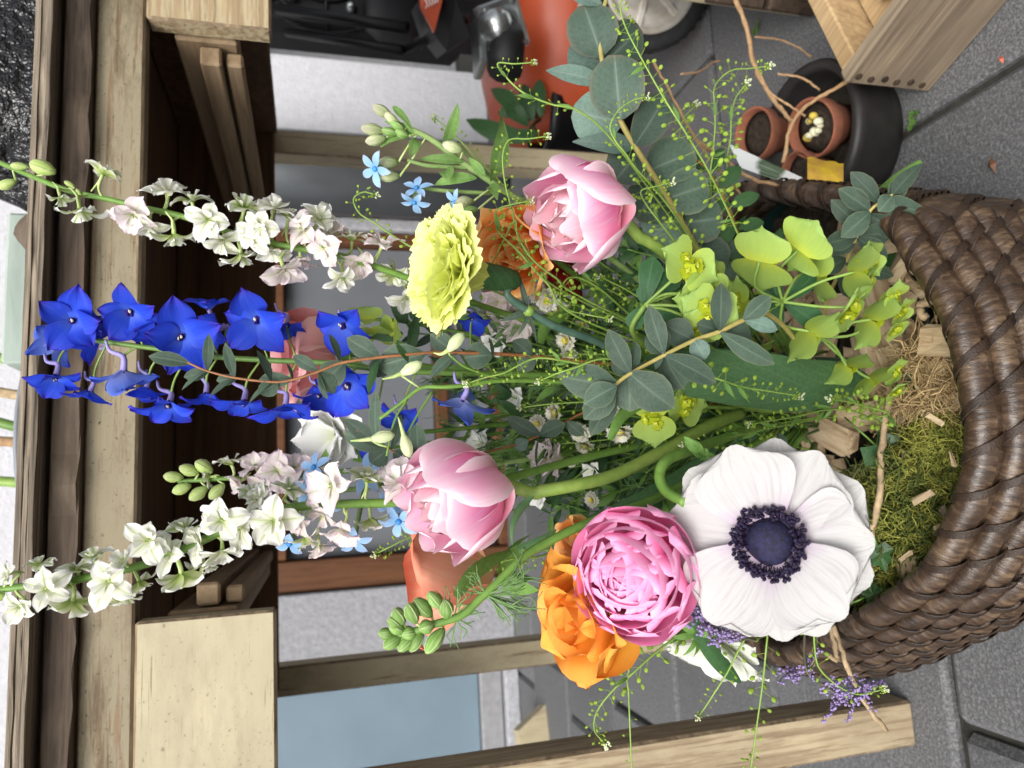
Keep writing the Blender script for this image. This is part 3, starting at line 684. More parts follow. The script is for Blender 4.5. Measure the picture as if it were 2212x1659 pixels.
for (p, q, r_) in (((880, 60, 1.33), (600, 20, 1.40), .011), ((870, 108, 1.34), (620, 70, 1.42), .009), ((1010, 40, 1.3), (860, 120, 1.36), .008)):
    mb = MB(); mb.tube([fp(*p), fp(*q)], r_, 8); mb.build('handle_bar', M['black_plastic'], mo)
# tall black machine behind, with fan guard
bm = thing('black_machine', 'tall black machine with ribbed round fan guard beside the white wall', 'machine', Vector((.95, 1.62, 0)))
bb = lambda n, lo, hi, mt, bev=.02, rot=0: mbox(n, lo, hi, mt, bev, rot, bm)
bb('housing', (.735, 1.58, .30), (1.35, 1.70, 1.02), 'black_soft')
bb('base', (.78, 1.60, .04), (1.3, 1.70, .29), 'deck_black')
gc = Vector((.90, 1.565, .60)); Mg = basis(gc, Vector((-.15, -1, 0)))
for rr in (.06, .10, .14, .165):
    mb = MB(); mb.tube([Mg @ Vector((rr*math.cos(a*.2094), rr*math.sin(a*.2094), .004)) for a in range(31)], .005, 6, False); mb.build('guard_ring', M['black_plastic'], bm)
for k in range(8):
    a = math.pi*k/4; mb = MB(); mb.tube([Mg @ Vector((.03*math.cos(a), .03*math.sin(a), .004)), Mg @ Vector((.165*math.cos(a), .165*math.sin(a), .004))], .004, 5); mb.build('guard_bar', M['black_plastic'], bm)
for (x, z, r_) in ((.765, .47, .018), (.80, .40, .012), (.78, .55, .010), (.83, .52, .014), (.80, .665, .012)):
    mb = MB(); mb.lathe([(r_, 0), (r_, .03), (r_*.6, .04), (0, .041)], 10, basis(Vector((x, 1.578, z)), Vector((0, -1, 0)))); mb.build('knob', M['steel'] if r_ < .013 else M['black_plastic'], bm)
bb('bracket', (.74, 1.50, .44), (.84, 1.56, .455), 'steel', .003)
for (z, x) in ((.36, .78), (.52, .745), (.72, .76)):
    bb('rib', (x, 1.555, z), (x+.2, 1.577, z+.02), 'black_plastic', .004)
for p in (((940, 2, 1.5), (880, 20, 1.52)),):
    pass
# dark leafy plant in a black pot behind the table leg
pp = thing('potted_plant', 'dark leafy plant in a black pot on the paving behind the right table leg', 'plant', onz(1345, 262, 0))
pc = onz(1345, 262, 0)
mb = MB(); mb.lathe([(.06, 0), (.085, .16), (.092, .165), (.092, .185), (.082, .185), (.078, .16), (.0, .155)], 24, Matrix.Translation(pc)); mb.build('pot', M['black_plastic'], pp)
for (b, t, wd) in (((1150, 300), (1005, 258), 46), ((1130, 250), (1060, 190), 40), ((1140, 270), (1085, 215), 36), ((1150, 260), (1130, 180), 34), ((1160, 290), (1090, 300), 30), ((1170, 250), (1165, 170), 34), ((1120, 235), (1075, 245), 30)):
    d = 1.40; leaf_at(pp, b, t, wd, d, M['dark_leaf'], roll=U(-30, 30), prof='ovate', bend=25)
    mb = MB(); mb.tube(smooth_path([pc+Vector((0, 0, .16)), at(*b, d)*.5+(pc+Vector((0, 0, .2)))*.5, at(*b, d)], 4), .003, 5); mb.build('stalk', M['stem_dark'], pp)
# ================================================================== TUB WITH TERRACOTTA POTS
M['tub'] = plain('black_tub', (.022, .020, .019), .5, .5, 25, bmp=.4, bscale=40)
M['terracotta'] = plain('terracotta', (.34, .115, .060), .85, .45, 45, col2=(.19, .075, .045), bmp=.3)
M['label_yellow'] = plain('yellow_print', (.70, .50, .03), .4, .2, 45, col2=(.42, .22, .06))
tcx = onz(1738, 306, .07); tcx.y += .0
tub = thing('black_tub', 'round black tub on the paving holding terracotta pots', 'tub', Vector((tcx.x, tcx.y, 0)))
mb = MB(); mb.lathe([(.070, 0), (.080, .003), (.086, .02), (.091, .058), (.092, .066), (.089, .072), (.082, .072), (.0775, .064), (.073, .014), (.0, .012)], 48, Matrix.Translation((tcx.x, tcx.y, 0))); mb.build('shell', M['tub'], tub)
mb = MB(); mb.lathe([(.070, .0), (.072, .016), (.0, .022)], 24, Matrix.Translation((tcx.x, tcx.y, .015))); mb.build('soil', M['soil'], tub)
def tpot(px, py, z, r, ang, tilt, label, roll=0, fill=True):
    c = onz(px, py, z); Mx = basis(c, face(c, ang, tilt))
    t = thing('terracotta_pot', label, 'flower pot', c, group='terracotta pots in the black tub')
    mb = MB(); mb.lathe([(r*.62, -r*1.75), (r*.64, -r*1.76), (r*.86, -r*.5), (r*.86, -r*.48), (r*.98, -r*.47), (r, -r*.44), (r*1.03, -.0), (r*1.0, .002), (r*.93, 0), (r*.86, -r*.3), (r*.7, -r*1.2), (0.0, -r*1.25)], 36, Mx); mb.build('pot', M['terracotta'], t)
    if fill:
        mb = MB(); mb.lathe([(r*.87, -r*.32), (r*.5, -r*.26), (0, -r*.22)], 20, Mx); mb.build('soil', M['soil'], t)
    return t, Mx
tp, Mx = tpot(1752, 278, .085, .033, 188, 58, 'terracotta pot with dried bulbs showing, in the middle of the black tub')
for k in range(9):
    p = Mx @ Vector((U(-.017, .017), U(-.017, .017), U(-.012, .0)))
    mb = MB(); mb.ball(p, U(.003, .006), 7, 5, None, (1, 1, 1.2)); mb.build('bulb', M['cream' if k % 3 else 'yellow'], tp)
tpot(1628, 290, .088, .033, 178, 60, 'terracotta pot at the back of the black tub, partly hidden by pennycress')
tpot(1722, 376, .085, .026, 185, 66, 'terracotta pot wrapped with a yellow sleeve, beside the basket rim')
sl_ = thing('yellow_sleeve', 'torn yellow printed paper sleeve round a pot beside the basket rim', 'paper sleeve', onz(1775, 372, .14))
mb = MB(); V = []
B0, B1 = at(1735, 338, .80), at(1815, 372, .76)
for j in range(6):
    for i in range(9):
        v = j/5; u = i/8; V.append(at(1744+u*78, 338+v*50+u*16+U(-2, 2), .765-.035*v-.012*math.sin(v*3.1)+U(-.001, .001)))
mb.grid(V, 8, 5); mb.build('sleeve', M['label_yellow'], sl_)
tgm = petal_mat('plant_tag_print', [(0, (.72, .74, .74)), (.35, (.66, .68, .68)), (.45, (.04, .08, .03)), (.72, (.06, .10, .05)), (.8, (.68, .70, .70)), (1, (.74, .74, .74))], transl=.1, vary=.02, rough=.3, veins=0, streak=((.5, .55, .5), .5))
pt_ = thing('plant_tag', 'white plastic plant tag with a dark photo print lying on the tub edge', 'plant tag', at(1650, 350, .80))
mb = MB(); c4 = [at(1574, 310, .765), at(1734, 384, .735), at(1700, 398, .73), at(1600, 362, .755)]
V = []; uv = []
for j in range(5):
    for i in range(9):
        u, v = i/8, j/4; a = c4[0].lerp(c4[1], u); b_ = c4[3].lerp(c4[2], u); V.append(a.lerp(b_, v)+(CAM-a).normalized()*.004*math.sin(u*3.14)); uv.append((v, u))
mb.grid(V, 8, 4, uv); mb.build('tag', tgm, pt_)
# ================================================================== WOODEN CRATES
M['crate'] = wood('crate_board', (.33, .26, .175), (.11, .08, .055), 0, 170, 7, bmp=.9, wash=((.14, .105, .08), .6))
M['crate_in'] = wood('crate_inner_board', (.52, .37, .20), (.30, .19, .09), 0, 140, 7, bmp=.5)
g0 = onz(2010, 200, 0); e1 = (onz(2185, 0, 0)-g0); e1.z = 0; e1.normalize(); e2 = Vector((-e1.y, e1.x, 0))
if e2.y < 0: e2 = -e2
CM = Matrix(((e1.x, e2.x, 0, g0.x), (e1.y, e2.y, 0, g0.y), (0, 0, 1, 0), (0, 0, 0, 1)))
ck = thing('wooden_crate', 'weathered open wooden crate of wood chips on the paving beside the basket', 'crate', None, M=CM)
HZ = .108
def cb(name, lo, hi, mat, bev=.002): return MB().box(lo, hi, bev=bev, jit=.0006).build(name, M[mat], ck, 'local', False)
cb('front_board', (0, 0, .003), (.34, .016, HZ), 'crate')
cb('back_board', (0, .22, .003), (.34, .236, HZ), 'crate')
for x in (.001, .318):
    MB().box((0, -.021, .003), (.203, 0, HZ-.002), Matrix.Translation((x, .0165, 0)) @ Matrix.Rotation(R(90), 4, 'Z'), bev=.002).build('side_board', M['crate_in'], ck, 'local', False)
cb('base_board', (.022, .017, .006), (.317, .219, .016), 'crate_in')
for k in range(6):
    mb = MB(); mb.lathe([(.004, .0), (.0035, .0015), (0, .002)], 6, Matrix.Translation((.008+.002*(k % 2), -.0001, .018+k*.016)) @ Matrix.Rotation(R(90), 4, 'X')); mb.build('nail_stain', M['dark_wood'], ck, 'local', False)
def chipmesh():
    mb = MB(); L, W_, H_ = U(.018, .045), U(.007, .016), U(.002, .005)
    mb.box((-L/2, -W_/2, 0), (L/2, W_/2, H_), jit=.0035); return mb.mesh('chip', M['chip'], False)
chips = [chipmesh() for _ in range(8)]
def rotm(): return Matrix.Rotation(U(0, 6.28), 4, 'Z') @ Matrix.Rotation(U(-.5, .5), 4, 'X') @ Matrix.Rotation(U(-.5, .5), 4, 'Y')
cbs = cb('chip_bed', (.024, .018, .017), (.316, .218, .066), 'crate_in')
for k in range(170):
    add('chip', random.choice(chips), ck, CM @ Matrix.Translation((U(.035, .30), U(.03, .205), U(.066, .092))) @ rotm())
dk0 = onz(1765, 38, 0); dk1 = onz(1490, 2, 0)
ed = (dk1-dk0).normalized(); en = Vector((ed.y, -ed.x, 0)); en = en if en.x > 0 else -en
DM = Matrix(((ed.x, en.x, 0, dk0.x), (ed.y, en.y, 0, dk0.y), (0, 0, 1, 0), (0, 0, 0, 1)))
dkc = thing('dark_crate', 'dark wooden crate on the paving by the lawn mower wheel', 'crate', None, M=DM)
for k in range(2):
    MB().box((-.0, 0, .004+k*.075), (.42, .018, .072+k*.075), bev=.003).build('board', M['dark_wood'], dkc, 'local', False)
MB().box((0, .019, .004), (.02, .25, .145), bev=.003).build('end_board', M['dark_wood'], dkc, 'local', False)
MB().box((.02, .019, .02), (.42, .25, .03)).build('base', M['dark_wood'], dkc, 'local', False)
# ================================================================== WICKER BASKET
RIMZ = .2
rim_px = [(1986, 548), (2025, 604), (2066, 673), (2094, 755), (2110, 830), (2126, 945), (2110, 1053), (2075, 1138), (2025, 1233), (1941, 1300), (1848, 1356), (1758, 1402), (1672, 1408), (1600, 1340), (1570, 1180), (1556, 950), (1552, 700), (1568, 500), (1610, 420), (1690, 414), (1780, 424), (1870, 440), (1945, 486)]
ctrl = [onz(x, y, RIMZ) for x, y in rim_px]
n_ = len(ctrl); plan = []
for i in range(n_):
    a, b, c, d = (ctrl[(i+k-1) % n_] for k in range(4))
    for k in range(12):
        t = k/12; plan.append(.5*((2*b)+(c-a)*t+(2*a-5*b+4*c-d)*t*t+(3*b-a-3*c+d)*t**3))
# resample evenly
ln = [0]
for i in range(len(plan)): ln.append(ln[-1]+(plan[(i+1) % len(plan)]-plan[i]).length)
PER = ln[-1]; NP = 260; xs_ = np.linspace(0, PER, NP, endpoint=False)
cl = plan+[plan[0]]
PLAN = [Vector((float(np.interp(x, ln, [p.x for p in cl])), float(np.interp(x, ln, [p.y for p in cl])), RIMZ)) for x in xs_]
bc = sum(PLAN, Vector())/NP
def tang(i): return (PLAN[(i+1) % NP]-PLAN[(i-1) % NP]).normalized()
def outw(i):
    t = tang(i); o = Vector((t.y, -t.x, 0)); return o if o.dot(PLAN[i]-bc) > 0 else -o
OFFS = [0, .0095, .0150, .0185, .0195, .0180, .0145, .009, .001, -.010]
basket = thing('wicker_basket', 'oval brown coiled wicker basket with a thick rim, full of cut flowers', 'basket', Vector((bc.x, bc.y, 0)))
def bandmesh(r, half):
    mb = MB(); V = []; nu, nv = 8, 14; w_ = .0068
    for j in range(nv+1):
        v = j/nv; a = R(-70+ (250)*v)
        for i in range(nu+1):
            u = -1+2*i/nu; rr = r+.0010+.0008*(i % 2)
            sh = half*(v-.5)*2
            V.append(Vector((u*w_/2+sh, rr*math.cos(a), rr*math.sin(a))))
    mb.grid(V, nu, nv); return mb.mesh('binding', M['wicker_band'])
CR = .0105
bands = [bandmesh(CR*(1.0 if k else 1.08), .015+.002*k) for k in range(3)]
NB = 42
for k, off in enumerate(OFFS):
    z = RIMZ-.0178*k; r0 = CR*1.08 if k == 0 else CR*.98
    P = [PLAN[i]+outw(i)*(off*(1-.95*min(1, max(0, (outw(i).x-.62)/.26))))+Vector((0, 0, z-RIMZ)) for i in range(NP)]
    mb = MB(); V = []; uv = []; nn = 12
    ph = k*.37
    for i in range(NP+1):
        q = i % NP; t = tang(q); o = outw(q); s = (i/NP*NB+ph) % 1
        rr0 = r0
        if i == NP: V += V[:nn+1]; uv += [(a/nn, 1) for a in range(nn+1)]; break
        for a in range(nn+1):
            an = 2*math.pi*a/nn; sh_ = (((an+1.22) % (2*math.pi))*57.3/250-.5)*.034*NB/PER; ss = (i/NP*NB+ph-sh_) % 1; rr = rr0*(.93+.17*math.sin(math.pi*ss)**.6+.05*ss); wob = 1+.02*math.sin(5*an+3*q)+U(-.008, .008)
            V.append(P[q]+(o*math.cos(an)*.88+Vector((0, 0, 1))*math.sin(an)*1.04)*rr*wob); uv.append((a/nn, i/NP))
    mb.grid(V, nn, NP, uv); coil = mb.build('coil', M['wicker'], basket)
    if k <= 6:
        for b in range(NB):
            f = (b-ph)/NB*NP; i = int(f) % NP
            t = tang(i); o = outw(i); c = P[i].lerp(P[(i+1) % NP], f-math.floor(f))
            Mb = Matrix(((t.x, o.x, 0, c.x), (t.y, o.y, 0, c.y), (0, 0, 1, c.z), (0, 0, 0, 1)))
            add('binding', bands[min(k, 2) if k < 3 else random.randrange(1, 3)], coil, Mb)
def inner(scale, z): return [bc+(p-bc)*scale+Vector((0, 0, z-RIMZ)) for p in PLAN]
mb = MB(); ring = inner(.945, .150); cc = Vector((bc.x, bc.y, .158))
V = []; rings_ = 8
for j in range(rings_+1):
    s = j/rings_
    V += [cc.lerp(p, s)+Vector((0, 0, U(-.004, .004))) for p in ring]+[cc.lerp(ring[0], s)]
mb.grid(V, NP, rings_); mb.build('filling', M['soil'], basket)
mb = MB(); V = []
for z, s in ((.02, .80), (.10, .93), (.165, .955)): 
    q = inner(s, z); V += q+[q[0]]
mb.grid(V, NP, 2); mb.build('lining', M['liner'], basket)
def inside(p, s=.90):
    q = (p-bc); q.z = 0
    best = min(range(0, NP, 2), key=lambda i: -((PLAN[i]-bc).normalized().dot(q.normalized()) if q.length > 1e-6 else 0))
    return q.length < (PLAN[best]-bc).length*s
# wood chips filling the basket (separate things, alike)
nchip = 0
bigchip = []
for k in range(10):
    mb = MB(); L, W_, H_ = U(.025, .055), U(.012, .024), U(.003, .008)
    mb.box((-L/2, -W_/2, 0), (L/2, W_/2, H_), jit=.005); bigchip.append(mb.mesh('wood_chip', M['chip'], False))
while nchip < 110:
    px, py = U(1620, 2080), U(520, 1340)
    p = onz(px, py, .165)
    if not inside(p, .88): continue
    # the mossy part of the basket keeps few chips
    if py > 960 and px > 1820 and U(0, 1) < .75: continue
    p.z = U(.155, .178); Mx = Matrix.Translation(p) @ rotm()
    o = add('wood_chip', random.choice(bigchip), None, Mx)
    tag(o, 'pale splintered wood chip among the stems in the basket', 'wood chip', 'wood chips filling the basket'); nchip += 1
for (px, py, z, rz, L, W_, lab) in ((1790, 935, .188, 1.2, .06, .024, 'large ribbed wood chip beside the white anemone'), (1905, 660, .185, .4, .05, .02, 'wood chip under the yellow green bracts near the right rim'), (2050, 740, .185, 1.5, .045, .02, 'pale chip next to the dry moss at the front rim'), (1700, 745, .182, .1, .06, .028, 'brown splintered chip between the tulip leaf and the bracts'), (1800, 1330, .186, .6, .055, .022, 'pale square chip below the anemone at the left rim')):
    p = onz(px, py, z); mb = MB(); mb.box((-L/2, -W_/2, 0), (L/2, W_/2, .008), jit=.004)
    o = add('wood_chip', mb.mesh('wood_chip', M['chip'], False), None, Matrix.Translation(p) @ Matrix.Rotation(rz, 4, 'Z') @ Matrix.Rotation(.2, 4, 'X')); tag(o, lab, 'wood chip', 'wood chips filling the basket')
mb = MB()
pot_c = onz(1975, 720, .15); mb.lathe([(.03, -.05), (.036, .022), (.04, .024), (.036, .016), (.0, .005)], 20, Matrix.Translation(pot_c))
tag(mb.build('nursery_pot', M['liner']), 'small dark green plastic pot sunk in the basket behind the dry moss', 'pot')
def moss(name, label, cat, mat, areas, n, lmin, lmax, curl, rad):
    mb = MB()
    for k in range(n):
        (ax, ay, arx, ary) = random.choice(areas)
        a = U(0, 6.28); rr = math.sqrt(U(0, 1)); px, py = ax+arx*rr*math.cos(a), ay+ary*rr*math.sin(a)
        p = onz(px, py, .168)
        if not inside(p, .955): continue
        p.z = .162+.034*(1-rr*rr)*U(.3, 1)+.006*math.sin(px*.09)*math.sin(py*.08); d = Vector((U(-1, 1), U(-1, 1), U(.1, 1.1))).normalized(); L = U(lmin, lmax)
        pts = [p]
        for s in range(3):
            d = (d+Vector((U(-curl, curl), U(-curl, curl), U(-curl, curl*.6)))).normalized(); pts.append(pts[-1]+d*L/3)
        r = U(.6, 1.3)*rad
        mb.tube(pts, (r, r*.4), 3, False)
    o = mb.build(name, mat); tag(o, label, cat, kind='stuff'); return o
moss('moss', 'soft yellow green moss inside the front left of the basket', 'moss', M['moss'], [(1985, 1010, 80, 90), (1960, 1130, 90, 90), (1900, 1210, 70, 70), (2040, 950, 40, 80), (1900, 1080, 50, 60)], 7500, .008, .022, 1.3, .0008)
moss('dry_moss', 'tangle of dry brown moss inside the front rim of the basket', 'moss', M['moss_dry'], [(2020, 780, 48, 60), (2045, 850, 35, 60), (2000, 860, 40, 40)], 1300, .015, .04, 1.3, .0008)
# ivy leaves and twigs lying in the basket
def ivy(b, t, wpx, d, label):
    B = at(*b, d); Tp = at(*t, d); y = (Tp-B); L = y.length; y.normalize()
    c = (CAM-B).normalized(); z = (c-y*c.dot(y)).normalized(); x = y.cross(z)
    Mm = Matrix(((x.x, y.x, z.x, B.x), (x.y, y.y, z.y, B.y), (x.z, y.z, z.z, B.z), (0, 0, 0, 1)))
    W_ = wpx*d/FPX/2
    out = [(0, 0), (.55, -.12), (1, .18), (.62, .38), (.75, .62), (.32, .66), (0, 1)]
    mb = MB(); V = [Vector((0, L*.3, L*.02))]; uv = [(.5, .3)]
    pts = [(x_, y_) for x_, y_ in out]+[(-x_, y_) for x_, y_ in out[-2:0:-1]]
    for x_, y_ in pts: V.append(Vector((x_*W_, y_*L, L*(.06*U(-1, 1))))); uv.append((.5+x_*.5, y_))
    f = [(0, i+1, (i+1) % len(pts)+1) for i in range(len(pts))]
    mb._add(V, f, uv); t_ = thing('ivy_leaf', label, 'leaf', B)
    o = add('blade', mb.mesh('blade', M['ivy'], False), t_, Mm)
    mb = MB(); mb.tube([B, B-y*L*.35+z*.002, B-y*L*.6-z*.012], .0008, 5); mb.build('stalk', M['stem_green'], t_)
ivy((1890, 960), (1985, 1045), 95, .60, 'lobed green ivy leaf on the moss right of the anemone')
ivy((1905, 555), (1990, 500), 75, .615, 'green ivy leaf against the right rim under the eucalyptus tip')
ivy((1895, 1180), (1915, 1240), 60, .60, 'dark ivy leaf in the shade at the edge of the anemone')
ivy((1990, 800), (1975, 860), 60, .575, 'dark ivy leaf beside the dry moss')
ivy((1870, 1290), (1920, 1268), 55, .615, 'dark ivy leaf beside the left rim below the anemone')
def twig(pts, r, mat, label, per=6):
    P = ppath(pts, per); t_ = thing('twig', label, 'twig', P[0]); mb = MB()
    mb.tube([p+Vector((U(-1, 1), U(-1, 1), U(-1, 1)))*r*.35 for p in P], [r*U(.8, 1.15) for _ in P], 6); mb.build('stick', M[mat], t_); return t_
twig([(1935, 790, .58), (1920, 860, .585), (1905, 960, .59), (1900, 1080, .59), (1880, 1155, .60), (1870, 1190, .61)], .0028, 'twig', 'long bare twig lying across the moss from front rim to anemone')
twig([(1955, 560, .60), (1990, 610, .585), (2015, 645, .575), (1985, 660, .58), (2000, 690, .575)], .0035, 'twig', 'crooked pale twig against the inner right rim')
twig([(1800, 1350, .60), (1830, 1440, .61), (1870, 1520, .63), (1915, 1578, .65)], .0022, 'twig', 'straight pale twig sticking out past the left rim over the paving')
twig([(1780, 1300, .61), (1800, 1380, .60), (1808, 1425, .60), (1790, 1415, .60)], .002, 'twig', 'short forked twig over the left rim')
twig([(1588, -10, .80), (1612, 60, .81), (1630, 140, .82), (1655, 190, .82), (1690, 240, .82), (1715, 265, .81)], .0026, 'twig_o', 'long orange brown dry stalk hanging over the black tub from the top')
twig([(1620, 110, .82), (1660, 195, .82), (1700, 225, .82), (1740, 250, .81)], .0014, 'twig_o', 'thin orange dry stalk beside the long one above the tub')
twig([(1850, 165, .80), (1790, 200, .80), (1735, 235, .80), (1705, 285, .79), (1692, 350, .78)], .0023, 'twig_o', 'bent straw coloured stalk from the crate corner into the tub')
twig([(1630, 80, .88), (1680, 85, .885), (1720, 100, .89), (1755, 125, .895)], .0012, 'twig_o', 'dry root fibre on the paving above the tub, nearest the crate')
twig([(1470, 160, .9), (1510, 155, .92), (1540, 135, .95), (1555, 132, .96)], .0013, 'twig_o', 'dry root fibre on the paving beside the mower wheel')
twig([(1680, 160, .86), (1720, 165, .855), (1745, 175, .85), (1770, 195, .845)], .0014, 'twig_o', 'curled dry fibre over the far edge of the tub')
twig([(1410, 130, .62), (1440, 185, .62), (1485, 270, .62), (1530, 340, .63), (1600, 420, .64)], .0013, 'twig_o', 'thin bare brown stem slanting down behind the pennycress at the right')
twig([(1500, 300, .66), (1560, 340, .67), (1620, 385, .68), (1680, 400, .69)], .0018, 'twig_o', 'dry straw lying on the basket back edge')
# litter on the paving
def litter(px, py, name, label, col, s):
    p = onz(px, py, .003); mb = MB()
    mb._add([p+Vector((-s, -s*.3, 0)), p+Vector((s*.2, -s*.6, .001)), p+Vector((s, .1*s, .002)), p+Vector((.1*s, s*.6, .001)), p+Vector((0, 0, .004))], [(0, 1, 4), (1, 2, 4), (2, 3, 4), (3, 0, 4)])
    tag(mb.build(name, M[col], smooth=False), label, 'litter')
litter(2145, 358, 'dry_leaf_scrap', 'small reddish brown leaf scrap on the paving right of the basket', 'frame_brown', .008)
litter(2165, 130, 'dry_leaf_scrap', 'tiny orange leaf scrap in the paving joint below the crate', 'orange', .004)
litter(1948, 1430, 'dry_leaf_scrap', 'small orange scrap on the paving left of the basket', 'orange', .005)
for k, (px, py) in enumerate(((1970, 258), (1632, 62))):
    wd_ = thing('weed_seedling', ['tiny green weed in the paving joint between crate and basket', 'tiny dark weed on the paving near the dark crate'][k], 'weed', onz(px, py, 0))
    for q in range(9):
        a = U(0, 6.28); p = onz(px, py, .004)+Vector((math.cos(a), math.sin(a), 0))*U(0, .008)
        add('leaf', cached('weed', 3, lambda: petal(.009, .007, 'round', 30, -10, nu=4, nv=4, mat=M['green_leaf'])), wd_, Matrix.Translation(p) @ RZ(U(0, 360)))
# ================================================================== FLOWERS
def END(i=None): return (U(1640, 1800), U(780, 960), U(.62, .66))
def rings(part, Mf, specs, mat, name='petal', nu=6, nv=8):
    for (n, L, W, a0, a1, kw, r0, z0, ph, jit) in specs:
        for i in range(n):
            me = petal(L*U(1-jit, 1+jit), W*U(1-jit, 1+jit), th0=a0+U(-6, 6)*jit*8, th1=a1+U(-8, 8)*jit*8, nu=nu, nv=nv, mat=mat if not isinstance(mat, list) else random.choice(mat), **kw)
            put_petal(part, Mf, ph+360*i/n+U(-12, 12)*jit*6, r0, z0*1.0, me, name)
# ---- white anemone
PROF['anem'] = [(0, .22), (.2, .50), (.4, .80), (.58, .98), (.72, 1), (.86, .86), (.95, .62), (1, .36)]
d = .40; c = at(1668, 1167, d); Mf = basis(c, face(c, 210, 16), UP)
an = thing('anemone', 'large white anemone with a blue black centre at the left front of the basket', 'flower', c)
s = d/FPX
P = stem(an, [(1672, 1165, d+.006), (1700, 1150, .46), (1730, 1060, .56), (1760, 960, .64)], .0026, .003, 'stem_green')
for lay, specs in ((0, [(110, 212, 235), (234, 220, 235), (316, 206, 225)]), (1, [(62, 220, 230), (275, 212, 230), (4, 214, 235), (172, 222, 250)]), (2, [(35, 226, 240), (88, 220, 225), (146, 230, 260), (200, 236, 250), (252, 222, 235), (296, 216, 225), (340, 216, 235)])):
    for q_, (a, L, W) in enumerate(specs):
        me = petal(L*s*U(.95, .98)*(1+.06*math.cos(R(a-180))), W*s*.97, 'anem', (19, 9, 1)[lay]+U(-2, 2), (-4, -6, -7)[lay]+U(-4, 4), g=.8, cup=(.40, .28, .14)[lay]*U(.8, 1.1), cupv=.6, ruf=U(.003, .009), rf=U(.8, 1.6), rnd=.16, notch=U(0, .015), tooth=.004, nu=14, nv=16, mat=M['anemone'])
        put_petal(an, Mf, a-180, .003, (.0022, 0, -.0026)[lay]+.0004*q_, me, tilt=(1, 0, -1)[lay]*1.0)
mb = MB(); V = []; n1, n2 = 28, 12
for j in range(n2+1):
    t = math.pi/2*j/n2
    for i in range(n1+1):
        a = 2*math.pi*i/n1; heart = 1-.10*max(0, math.cos(a-2.2))**6
        r = .0128*math.cos(t)**.8*heart; V.append(Mf @ Vector((r*math.cos(a), r*math.sin(a), .003+.0105*math.sin(t))))
mb.grid(V, n1, n2); mb.build('dome', M['anem_dome'], an)
mb = MB(); mb.lathe([(.0152, .0042), (.0140, .0052), (.0, .0056)], 26, Mf); mb.build('receptacle', M['anem_stamen'], an)
def stamen():
    mb = MB(); h = U(.005, .0075)
    mb.tube([(0, 0, 0), (0, .0025, h*.6), (0, .0035, h)], .00022, 4, False); mb.ball((0, .0037, h), .0015, 6, 4, None, (.85, .8, 1.25)); return mb.mesh('stamen', M['anem_stamen'])
sts = [stamen() for _ in range(5)]
for k in range(250):
    a = 137.5*k+U(-3, 3); r = U(.0108, .0150)
    add('stamen', random.choice(sts), an, Mf @ RZ(a) @ Matrix.Translation((0, r, .0035)) @ Matrix.Rotation(U(-.45, .25), 4, 'X') @ Matrix.Rotation(U(-.3, .3), 4, 'Y'))
# ---- pink ranunculus
d = .425; c = at(1370, 1238, d); Mf = basis(c, face(c, 215, 18), UP); s = d/FPX
ra = thing('ranunculus', 'bright pink ranunculus between the orange rose and the white anemone', 'flower', c)
stem(ra, [(1385, 1240, d+.02), (1500, 1180, .50), (1640, 1060, .58), (1740, 930, .64)], .0025, .003, 'stem_green')
R0 = 138*s
PROF['ran'] = [(0, .34), (.25, .70), (.5, .94), (.75, 1), (.9, .90), (1, .72)]
sp = []
for k, (n, rad, z, a0, a1) in enumerate(((5, .20, .010, 78, 150), (5, .30, .010, 74, 146), (6, .40, .009, 70, 142), (6, .50, .007, 64, 138), (7, .60, .004, 56, 132), (7, .70, .000, 48, 126), (8, .80, -.005, 36, 118), (8, .88, -.010, 24, 108), (8, .95, -.015, 12, 100), (8, 1.0, -.019, 2, 92))):
    sp.append((max(4, n-2), R0*(.34+.62*rad), R0*(.55+1.05*rad), a0, a1, dict(prof='ran', cup=1.15-.3*rad, ruf=.022, rf=1.1, rnd=.13, g=1.0, tooth=.006, wav=.02), R0*rad*.46, z, k*31, .05))
rings(ra, Mf, sp, M['ranunculus'], nu=10, nv=10)
# a few loose inner petals lean across the centre as in a half open flower
for (a_, r_, l_, w_, t0, t1) in ((215, .30, .55, .60, 60, 190), (235, .42, .62, .70, 55, 185), (190, .36, .5, .5, 62, 180), (40, .34, .5, .55, 70, 175), (75, .42, .55, .6, 62, 170), (330, .40, .5, .6, 65, 175), (300, .5, .55, .6, 55, 165)):
    put_petal(ra, Mf, a_-180, R0*r_, .004, petal(R0*l_, R0*w_, 'ran', t0, t1, cup=.7, ruf=.04, rf=2, rnd=.2, nu=10, nv=10, mat=M['ranunculus']))
mb = MB(); mb.lathe([(.0045, .004), (.004, .009), (.0, .010)], 10, Mf); mb.build('eye', M['anem_dome'], ra)
for k in range(26):
    me = cached('rancore', 6, lambda: petal(U(.010, .014), .006, 'obovate', 85, 60, cup=.8, nu=4, nv=5, mat=M['ranunculus']))
    add('petal', me, ra, Mf @ RZ(360*k/26*1.0+U(-8, 8)) @ Matrix.Translation((0, U(.004, .010), U(.002, .006))) @ Matrix.Rotation(U(-.5, .2), 4, 'X'))
